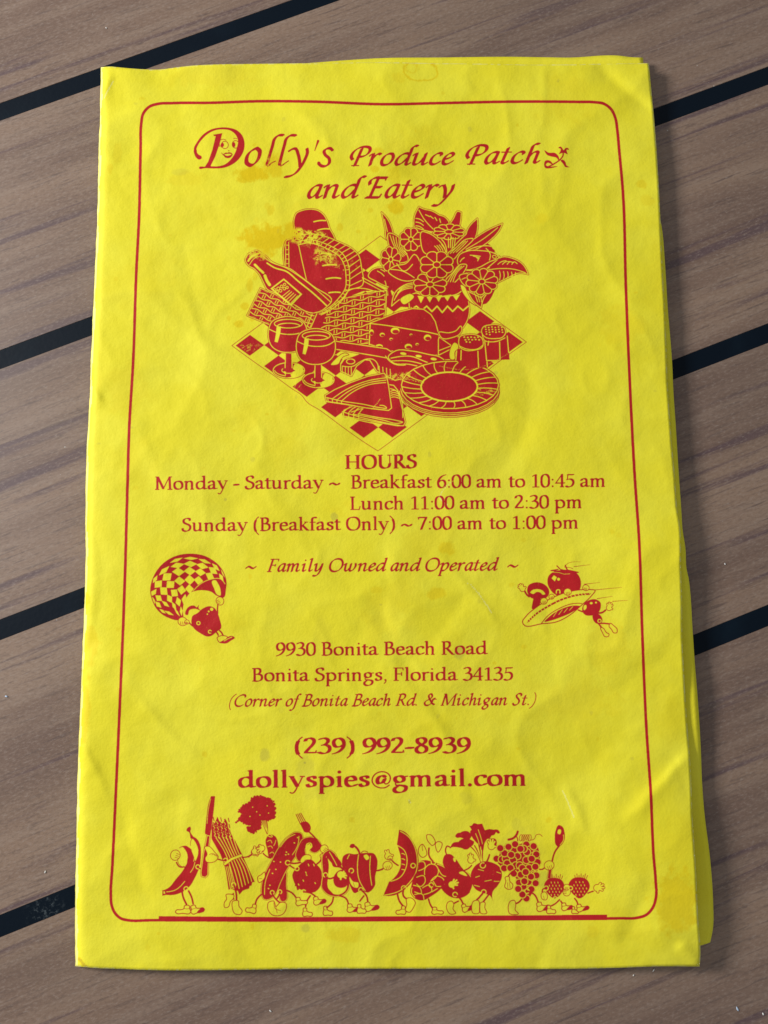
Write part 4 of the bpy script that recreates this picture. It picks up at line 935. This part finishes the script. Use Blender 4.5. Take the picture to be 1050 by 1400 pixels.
for a in ((364, 326, 30, 21, 1, 1.), (398, 318, 12, 14, 2, .9), (362, 345, 14, 8, 3, .7), (345, 318, 10, 8, 4, .6), (370, 287, 5, 7, 5, .6), (365, 282, 4, 5, 6, .4),
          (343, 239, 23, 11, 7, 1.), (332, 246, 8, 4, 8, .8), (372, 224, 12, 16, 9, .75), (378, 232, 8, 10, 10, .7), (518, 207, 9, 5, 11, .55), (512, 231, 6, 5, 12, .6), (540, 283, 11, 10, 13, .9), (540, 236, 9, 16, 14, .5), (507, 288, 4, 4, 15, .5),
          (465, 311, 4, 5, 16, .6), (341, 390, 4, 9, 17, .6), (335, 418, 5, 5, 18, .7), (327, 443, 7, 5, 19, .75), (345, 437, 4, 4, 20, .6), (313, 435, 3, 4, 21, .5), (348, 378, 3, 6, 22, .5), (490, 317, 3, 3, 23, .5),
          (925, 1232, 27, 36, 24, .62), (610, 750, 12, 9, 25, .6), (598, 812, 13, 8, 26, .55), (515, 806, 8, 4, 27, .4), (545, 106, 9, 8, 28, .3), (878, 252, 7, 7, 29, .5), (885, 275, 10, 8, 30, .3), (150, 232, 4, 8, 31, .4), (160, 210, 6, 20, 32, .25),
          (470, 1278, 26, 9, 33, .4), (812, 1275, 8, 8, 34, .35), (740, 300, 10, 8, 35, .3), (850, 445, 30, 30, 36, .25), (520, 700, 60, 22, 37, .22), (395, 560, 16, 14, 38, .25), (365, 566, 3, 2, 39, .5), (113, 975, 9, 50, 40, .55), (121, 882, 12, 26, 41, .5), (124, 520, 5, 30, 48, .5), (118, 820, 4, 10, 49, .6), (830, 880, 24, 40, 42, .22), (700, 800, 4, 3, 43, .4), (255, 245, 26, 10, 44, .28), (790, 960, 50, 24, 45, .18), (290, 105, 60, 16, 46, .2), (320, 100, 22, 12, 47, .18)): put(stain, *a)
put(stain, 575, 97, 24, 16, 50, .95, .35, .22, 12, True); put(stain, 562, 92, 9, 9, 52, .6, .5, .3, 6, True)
for a in ((456, 706, 5, 5, 1, .55, .4), (628, 892, 7, 9, 2, .5, .3), (362, 1033, 6, 8, 3, .5, .3), (418, 1052, 12, 18, 4, .32, .4), (427, 1082, 10, 10, 5, .2, .4), (418, 1269, 6, 5, 6, .45, .3), (712, 1160, 28, 24, 7, .16, .5), (742, 1202, 10, 10, 8, .35, .2), (637, 1090, 9, 8, 9, .2, .5), (705, 1128, 6, 8, 10, .22, .5), (440, 880, 12, 40, 11, .10, .5),
          (245, 235, 12, 5, 12, .25, .5), (417, 1043, 2, 1.6, 13, .9, .3), (308, 683, 2, 2, 14, .5, .3), (463, 342, 2, 2, 15, .4, .3), (560, 1096, 1.6, 2.6, 16, .7, .2)): put(grey, *a)
rs = np.random.RandomState(8)
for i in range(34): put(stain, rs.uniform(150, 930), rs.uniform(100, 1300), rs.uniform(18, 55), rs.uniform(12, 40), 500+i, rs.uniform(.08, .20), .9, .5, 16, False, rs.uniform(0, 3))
for i in range(5): put(stain, 108+i*2.2, 1311+i*2.6, 2.2, 2.2, 600+i, .9, .4, .4, 3); put(grey, 108+i*2.2, 1311+i*2.6, 1.6, 1.6, 600+i, .5, .4, .4, 3)  # row of small dark spots painted along the bottom left corner fold
for i in range(90): put(stain if i % 3 else grey, rs.uniform(130, 900), rs.uniform(100, 1300), rs.uniform(1.2, 4), rs.uniform(1.2, 4), 200+i, rs.uniform(.15, .5), .6, .3, 4)
TOP = smooth('138 92 150 91 165 92.5 190 94.5 218 95 240 92.3 262 89.8 290 88.3 350 87.3 430 86.3 525 85 575 86 650 87 750 88.3 800 87.6 850 86.6 887 86.3')
BOTTOM = smooth('103 1320.5 113 1321.5 130 1323 170 1324.5 211 1326 300 1326 407 1324.5 600 1324.3 800 1324.2 850 1323 898 1321.3 956.5 1321.5')
RIGHT = smooth('887 86.3 891.5 133 895 170 900.5 250 903.8 321 906.5 378 909 421 911 473 913.4 536 916 573 918.6 607 922.6 650 926.5 700 929.4 717 931 775 932.6 825 933 875 935.5 925 940.3 1000 944 1046 946.5 1110 951.6 1191 954.5 1255 957.5 1310 956.5 1321.5')
# rubbed pale edge along the fold and the corners
LEFT = smooth('138 92 137 140 136 185 133 300 126.8 443 123 532 118 639 116.8 796 110.6 950 106.3 1066 104 1186 103 1321')
for i in range(0, len(LEFT)-1):
    a, b = LEFT[i], LEFT[i+1]; n = max(2, int(np.hypot(*(b-a))/2))
    for t in range(n):
        p = a+(b-a)*t/n; x, y = at(p[0], p[1], sh2); x, y = int(x), int(y)
        wd = 2.2+1.2*math.sin(p[1]*.09)*math.sin(p[1]*.031+1)
        if y < sh2[0]-3: wear[y-2:y+4, max(x-6, 0):x+int(wd*PXU/2)+1] = np.maximum(wear[y-2:y+4, max(x-6, 0):x+int(wd*PXU/2)+1], .9)
for p in ('155 112 148 124 143 134', '616 660 603 683 612 690', '644 800 662 822 672 838', '770 1082 778 1100 785 1118', '560 1095 562 1098', '655 812 640 798'):
    q = smooth(p, n=10)
    for a in q:
        x, y = at(a[0], a[1], sh2); x, y = int(x), int(y); wear[y-1:y+1, x-1:x+1] = .6
def pale_edge(line, nx, ny, wd, seed, lo=.1):
    r = random.Random(seed); m = lo
    q = resample(line, int(np.hypot(*np.diff(line, axis=0).T).sum()*1.2))
    for i, p in enumerate(q):
        if i % 5 == 0: m = min(1, max(0, r.gauss(.5, .45)))
        for o in np.arange(-2., wd, .5):
            x, y = at(p[0]+nx*o, p[1]+ny*o, sh2); x, y = int(x), int(y)
            if 0 < x < sh2[1] and 0 < y < sh2[0]: wear[y, x] = max(wear[y, x], m*(1 if o < wd-1 else .5))
pale_edge(RIGHT, -1, 0, 1.4, 1); pale_edge(TOP, 0, 1, 1.3, 2); pale_edge(BOTTOM, 0, -1, 1.0, 3)
def make_image(name, chans):
    h, w = chans[0].shape; px = np.ones((h, w, 4), np.float32)
    for i, c in enumerate(chans): px[..., i] = c
    im = bpy.data.images.new(name, w, h, alpha=False, float_buffer=False); im.colorspace_settings.name = 'Non-Color'
    im.pixels.foreach_set(np.ascontiguousarray(px[::-1]).ravel()); im.update(); im.pack(); return im
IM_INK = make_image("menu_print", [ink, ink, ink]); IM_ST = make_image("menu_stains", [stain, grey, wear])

# ================================================================ the folded menu
def paper_material(name, printed):
    k = NT(name)
    uv = k.n('TexCoord').outputs['UV']; co = k.n('TexCoord').outputs['Object']
    mott = k.noise(co, 55., 4., .6); fib = k.noise(co, 1500., 4., .65); fib2 = k.noise(co, 420., 3., .6)
    c = k.mix(k.ramp(mott, .36, .68), rgb(.830, .735, .024), rgb(.865, .790, .042))
    c = k.mix(k.math('MULTIPLY', k.ramp(fib, .45, .75), .10), c, rgb(.70, .61, .015))
    if printed:
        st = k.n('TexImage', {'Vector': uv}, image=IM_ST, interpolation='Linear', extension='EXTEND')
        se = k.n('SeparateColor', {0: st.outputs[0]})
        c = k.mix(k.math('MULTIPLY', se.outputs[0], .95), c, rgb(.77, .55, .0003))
        c = k.mix(k.math('MULTIPLY', se.outputs[1], .75), c, rgb(.36, .31, .06))
        c = k.mix(k.math('MULTIPLY', se.outputs[2], .75), c, rgb(.90, .86, .36))
        im = k.n('TexImage', {'Vector': uv}, image=IM_INK, interpolation='Cubic', extension='EXTEND')
        f = k.math('MULTIPLY', im.outputs[0], k.ramp(fib2, .22, .34, .93, .99))
        c = k.mix(f, c, k.mix(k.ramp(mott, .3, .7), rgb(.455, .003, .012), rgb(.52, .005, .017)))
        k.set(k.b.inputs['Roughness'], k.math('SUBTRACT', .66, k.math('MULTIPLY', im.outputs[0], .10)))
    else: k.b.inputs['Roughness'].default_value = .66
    k.set(k.b.inputs['Base Color'], c); k.b.inputs['Specular IOR Level'].default_value = .22
    n1 = k.bump(fib, .50, .00012); n2 = k.bump(k.noise(co, 230., 3., .55), .24, .0005, n1)
    k.set(k.b.inputs['Normal'], k.bump(k.noise(co, 75., 3., .5), .30, .0016, n2))
    return k.m
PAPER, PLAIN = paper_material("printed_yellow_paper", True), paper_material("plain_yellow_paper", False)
def coons(top, bottom, left, right, ns, nt):
    T, B, L, R = resample(top, ns), resample(bottom, ns), resample(left, nt), resample(right, nt)
    s = np.linspace(0, 1, ns)[None, :, None]; t = np.linspace(0, 1, nt)[:, None, None]
    P = (1-t)*T[None]+t*B[None]+(1-s)*L[:, None]+s*R[:, None]
    return P-((1-s)*(1-t)*T[0]+s*(1-t)*T[-1]+(1-s)*t*B[0]+s*t*B[-1])
def sheet(name, P, Hm, mat, thick=.11):
    """P: grid of photo points, Hm: height in mm of every grid point"""
    nt, ns = Hm.shape
    xy = on_plane(P.reshape(-1, 2), Hm.ravel()); co = np.c_[xy, Hm.ravel()]*MM
    uvp = on_plane(P.reshape(-1, 2), Z_ART); U = (uvp[:, 0]-PX0)/(PX1-PX0); V = (uvp[:, 1]-PY0)/(PY1-PY0)
    i = np.arange(nt*ns).reshape(nt, ns)
    f = np.stack([i[:-1, :-1], i[1:, :-1], i[1:, 1:], i[:-1, 1:]], -1).reshape(-1, 4)
    me = bpy.data.meshes.new(name); me.from_pydata(co.tolist(), [], f.tolist())
    uvl = me.uv_layers.new(name="page"); li = f.ravel(); uvl.data.foreach_set('uv', np.stack([U[li], V[li]], 1).ravel())
    me.polygons.foreach_set('use_smooth', [True]*len(me.polygons)); me.update()
    o = link(name, me, menu, [mat])
    so = o.modifiers.new("thickness", 'SOLIDIFY'); so.thickness = thick*MM; so.offset = -1
    return o
menu = bpy.data.objects.new("menu", None); scene.collection.objects.link(menu)
tag(menu, "stained yellow folded paper menu printed in red with a picnic scene and marching vegetables", "menu")

NS, NTT = 210, 320
topc, botc, rigc = TOP, BOTTOM, RIGHT
LEFT = resample(LEFT, 420); _r = np.random.RandomState(3); LEFT[2:-2, 0] += .55*np.interp(np.arange(416), np.arange(0, 416, 5), _r.uniform(-1, 1, 84))+.3*_r.uniform(-1, 1, 416)
G = coons(topc, botc, LEFT, rigc, NS, NTT)
sg = np.linspace(0, 1, NS)[None, :]*np.ones((NTT, 1)); tg = np.linspace(0, 1, NTT)[:, None]*np.ones((1, NS))
def sstep(a, b, x): x = np.clip((x-a)/(b-a), 0, 1); return x*x*(3-2*x)
WAV = 9*fbm((NTT, NS), 26, 777, 3, .55)
def ridge(P, p0, p1, w, h, one=0):
    """a crease line in photo px: one=0 a ridge, +-1 a step of slope on one side"""
    a, b = np.array(p0, float), np.array(p1, float); d = b-a; L = np.hypot(*d); d /= L
    q = P-a; along = q@d; off = q@np.array([-d[1], d[0]])+WAV
    fade = sstep(-.15*L, .2*L, along)*(1-sstep(.8*L, 1.15*L, along))
    return h*fade*(np.exp(-(off/w)**2) if one == 0 else np.where(off*one > 0, np.exp(-np.abs(off)/(w*1.6)), np.exp(-(off/(w*.7))**2)))
edge = np.interp(tg[:, :1], [0, .15, .4, .6, .65, .69, .73, .77, .84, .9, .96, 1], [3.2, 3.4, 3.6, 4.4, 4.5, 3.7, 3.45, 3.9, 5.2, 5.6, 5.1, 3.0])
Hc = 2.45+.0*sg
Hc = Hc*(1-sstep(.72, 1, sg))+edge*sstep(.72, 1, sg)
fold = 1-np.clip(sg/.016, 0, 1)
Hc = Hc-1.75*(1-np.sqrt(np.clip(1-fold**2, 0, 1)))-.25*np.exp(-sg/.03)
Hc += .34*fbm((NTT, NS), 46, 5, 2, .5)+.17*fbm((NTT, NS), 19, 11, 2, .55)+.04*fbm((NTT, NS), 7, 21, 2, .5)
rid = lambda c, sd: 1-np.abs(fbm((NTT, NS), c, sd, 2, .45))*2.2
Hc += .25*np.clip(rid(38, 301), 0, 1)**2+.13*np.clip(rid(21, 311), 0, 1)**2-.20*np.clip(rid(52, 321), 0, 1)**2
Hc -= .7*np.exp(-tg/.02)*sstep(.05, .10, sg)*(1-sstep(.10, .17, sg))             # dip in the top edge
for p0, p1, w, h, one in (((155, 105), (140, 140), 5, .25, 0), ((820, 90), (893, 150), 16, -.55, 1), ((860, 1120), (945, 1030), 14, .50, 1), ((700, 800), (760, 860), 10, .18, 0),
                          ((600, 760), (680, 850), 9, .22, 1), ((640, 800), (560, 905), 22, -.30, 1), ((540, 905), (700, 1120), 26, .22, -1), ((500, 820), (620, 1000), 14, -.14, 0), ((180, 400), (300, 480), 20, .22, 1),
                          ((123, 525), (140, 545), 4, .30, 0), ((140, 560), (200, 580), 8, .18, 1), ((185, 960), (270, 1040), 12, .22, 1), ((165, 1100), (200, 1230), 16, -.30, 1), ((770, 1080), (800, 1140), 6, .20, 0),
                          ((810, 960), (930, 880), 18, -.24, 1), ((350, 660), (520, 900), 30, .2, 1), ((590, 970), (640, 1110), 12, .16, 1), ((680, 330), (860, 420), 30, -.26, 1), ((380, 110), (520, 300), 30, .24, -1), ((112, 900), (128, 870), 8, -.3, 0),
                          ((108, 1010), (150, 1090), 12, .26, 1), ((855, 1290), (900, 1200), 20, -.34, 1), ((930, 1290), (956, 1318), 10, .5, 0), ((200, 620), (330, 760), 24, .2, -1), ((600, 1180), (760, 1300), 22, .2, 1)):
    Hc += ridge(G, p0, p1, w, h*1.3, one)
Hc = np.maximum(Hc, .45)
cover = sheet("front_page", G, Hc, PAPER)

topi = smooth('141 96 250 97 340 92 430 85.6 470 82.5 525 79.3 600 78.6 700 77.6 750 78.3 785 78.5 800 77.6 822 75.9 845 75.9 864 78.2 879 78.6')
boti = smooth('112 1306 400 1309 700 1306 860 1302 935 1299 957 1293 967 1290 971 1288.5')
lefi = smooth('141 96 137 300 126 640 113 1000 112 1306')
rigi = smooth('879 78.6 884 140 892 230 898 280 904 306 909.5 364 913 421 918.6 490 920.8 536 923.7 578 928.2 650 932 705 933 722 937.3 750 939 780 941.5 790 942.8 800 947 862 949.5 900 953.6 950 958 1020 960 1070 963 1110 971 1175 975.2 1238 975 1268 971 1288.5')
GI = coons(topi, boti, lefi, rigi, 120, 200)
si = np.linspace(0, 1, 120)[None, :]*np.ones((200, 1)); ti = np.linspace(0, 1, 200)[:, None]*np.ones((1, 120))
HI = 1.0+sstep(.82, 1, si)*np.interp(ti[:, :1], [0, .2, .5, .62, .72, .80, .88, .95, 1], [.9, 1.4, 1.5, 1.2, 1.9, 1.2, 1.1, 1.5, .9])
HI = HI+.12*fbm((200, 120), 24, 91, 2, .5)*sstep(.0, .2, si)
HI += .25*np.exp(-((ti-.015)/.02)**2)*sstep(.75, .9, si)
Hlim = 10.
HI -= .5*(1-sstep(0, .05, si))
inner = sheet("inner_page", GI, HI, PLAIN)
inner["label"] = "loose inner page jutting out past the right and top edges"
GB = coons(resample(topc+[0, 3], 60), resample(botc-[0, 4], 60), LEFT+[2.5, 0], rigc-[6, 0], 60, 80)
HB = .35+.10*(fbm((80, 60), 14, 55, 2)+1)
back = sheet("back_page", GB, HB, PLAIN)
# the fold itself: a narrow strip of paper rolling from the front page down to the back page
fv, ff = [], []
n = len(LEFT); Lr = resample(LEFT, 200)
hcol = np.interp(np.linspace(0, 1, 200), np.linspace(0, 1, NTT), Hc[:, 0])
for j in range(200):
    p = on_plane([Lr[j]], hcol[j])[0]; q = on_plane([Lr[j]+[2.5, 0]], .45)[0]
    for k in range(5):
        t = k/4; x = p[0]*(1-t)+q[0]*t-.22*math.sin(math.pi*t); fv.append((x*MM, (p[1]*(1-t)+q[1]*t)*MM, (hcol[j]*(1-t)+.42*t)*MM))
for j in range(199):
    for k in range(4): a = j*5+k; ff.append((a, a+1, a+6, a+5))
me = bpy.data.meshes.new("fold"); me.from_pydata(fv, [], ff); me.polygons.foreach_set('use_smooth', [True]*len(ff))
link("fold", me, menu, [PLAIN])

# ================================================================ lint and crumbs on the table
def speck_material(name, c):
    k = NT(name); co = k.n('TexCoord').outputs['Object']
    k.set(k.b.inputs['Base Color'], k.mix(k.noise(co, 3000., 2.), rgb(*c), rgb(*[x*.75 for x in c]))); k.b.inputs['Roughness'].default_value = .7; return k.m
WH, BL = speck_material("white_lint", (.85, .84, .80)), speck_material("pale_blue_lint", (.55, .68, .85))
specks = [((1008, 1379), (.75, .4), BL, "pale blue scrap of lint on the board near the bottom right corner"),
          ((1043, 1386), (.42, .38), WH, "white crumb on the board right beside the pale blue scrap of lint"),
          ((893.5, 1326), (.7, .2), WH, "thin white fibre just under the menu's bottom edge near its right corner"),
          ((370, 1382), (.5, .28), WH, "white crumb on the board well below the menu, left of its middle"),
          ((145.5, 38.5), (.4, .3), WH, "small white crumb on the top left board above the menu"),
          ((384, 1325.5), (.55, .22), BL, "pale bluish fleck touching the bottom edge of the menu"),
          ((9, 952), (.55, .4), BL, "bluish lint tuft at the far left, between two black seams"),
          ((62, 1192), (.5, .3), WH, "tiny white grain left of the menu just above the lowest left seam"),
          ((866, 1333), (.35, .25), WH, "faint white grain on the board under the menu's right part"),
          ((991, 771), (.35, .3), WH, "white dust grain on the board right of the menu")]
for n_, ((u, v), (a, b), m, lab) in enumerate(specks):
    r = random.Random(n_+3); bm = bmesh.new(); bmesh.ops.create_icosphere(bm, subdivisions=2, radius=.5*MM)
    for w in bm.verts: w.co *= r.uniform(.72, 1.2)
    th = r.uniform(0, 3.1)
    bmesh.ops.scale(bm, vec=(a*1.3, b*1.0, .22), verts=bm.verts); bmesh.ops.rotate(bm, cent=(0, 0, 0), matrix=Matrix.Rotation(th if n_ != 2 else .9, 3, 'Z'), verts=bm.verts)
    zmin = min(w.co.z for w in bm.verts); bmesh.ops.translate(bm, vec=(0, 0, -zmin-.00002), verts=bm.verts)
    me = bpy.data.meshes.new("crumb"); bm.to_mesh(me); bm.free(); me.polygons.foreach_set('use_smooth', [True]*len(me.polygons))
    o = link("crumb" if m is WH else "lint_fleck", me, None, [m]); p = on_plane([[u, v]], 0.)[0]; o.location = (p[0]*MM, p[1]*MM, 0)
    tag(o, lab, "crumb" if m is WH else "lint", "white crumbs scattered on the table" if m is WH else "bluish lint on the table")
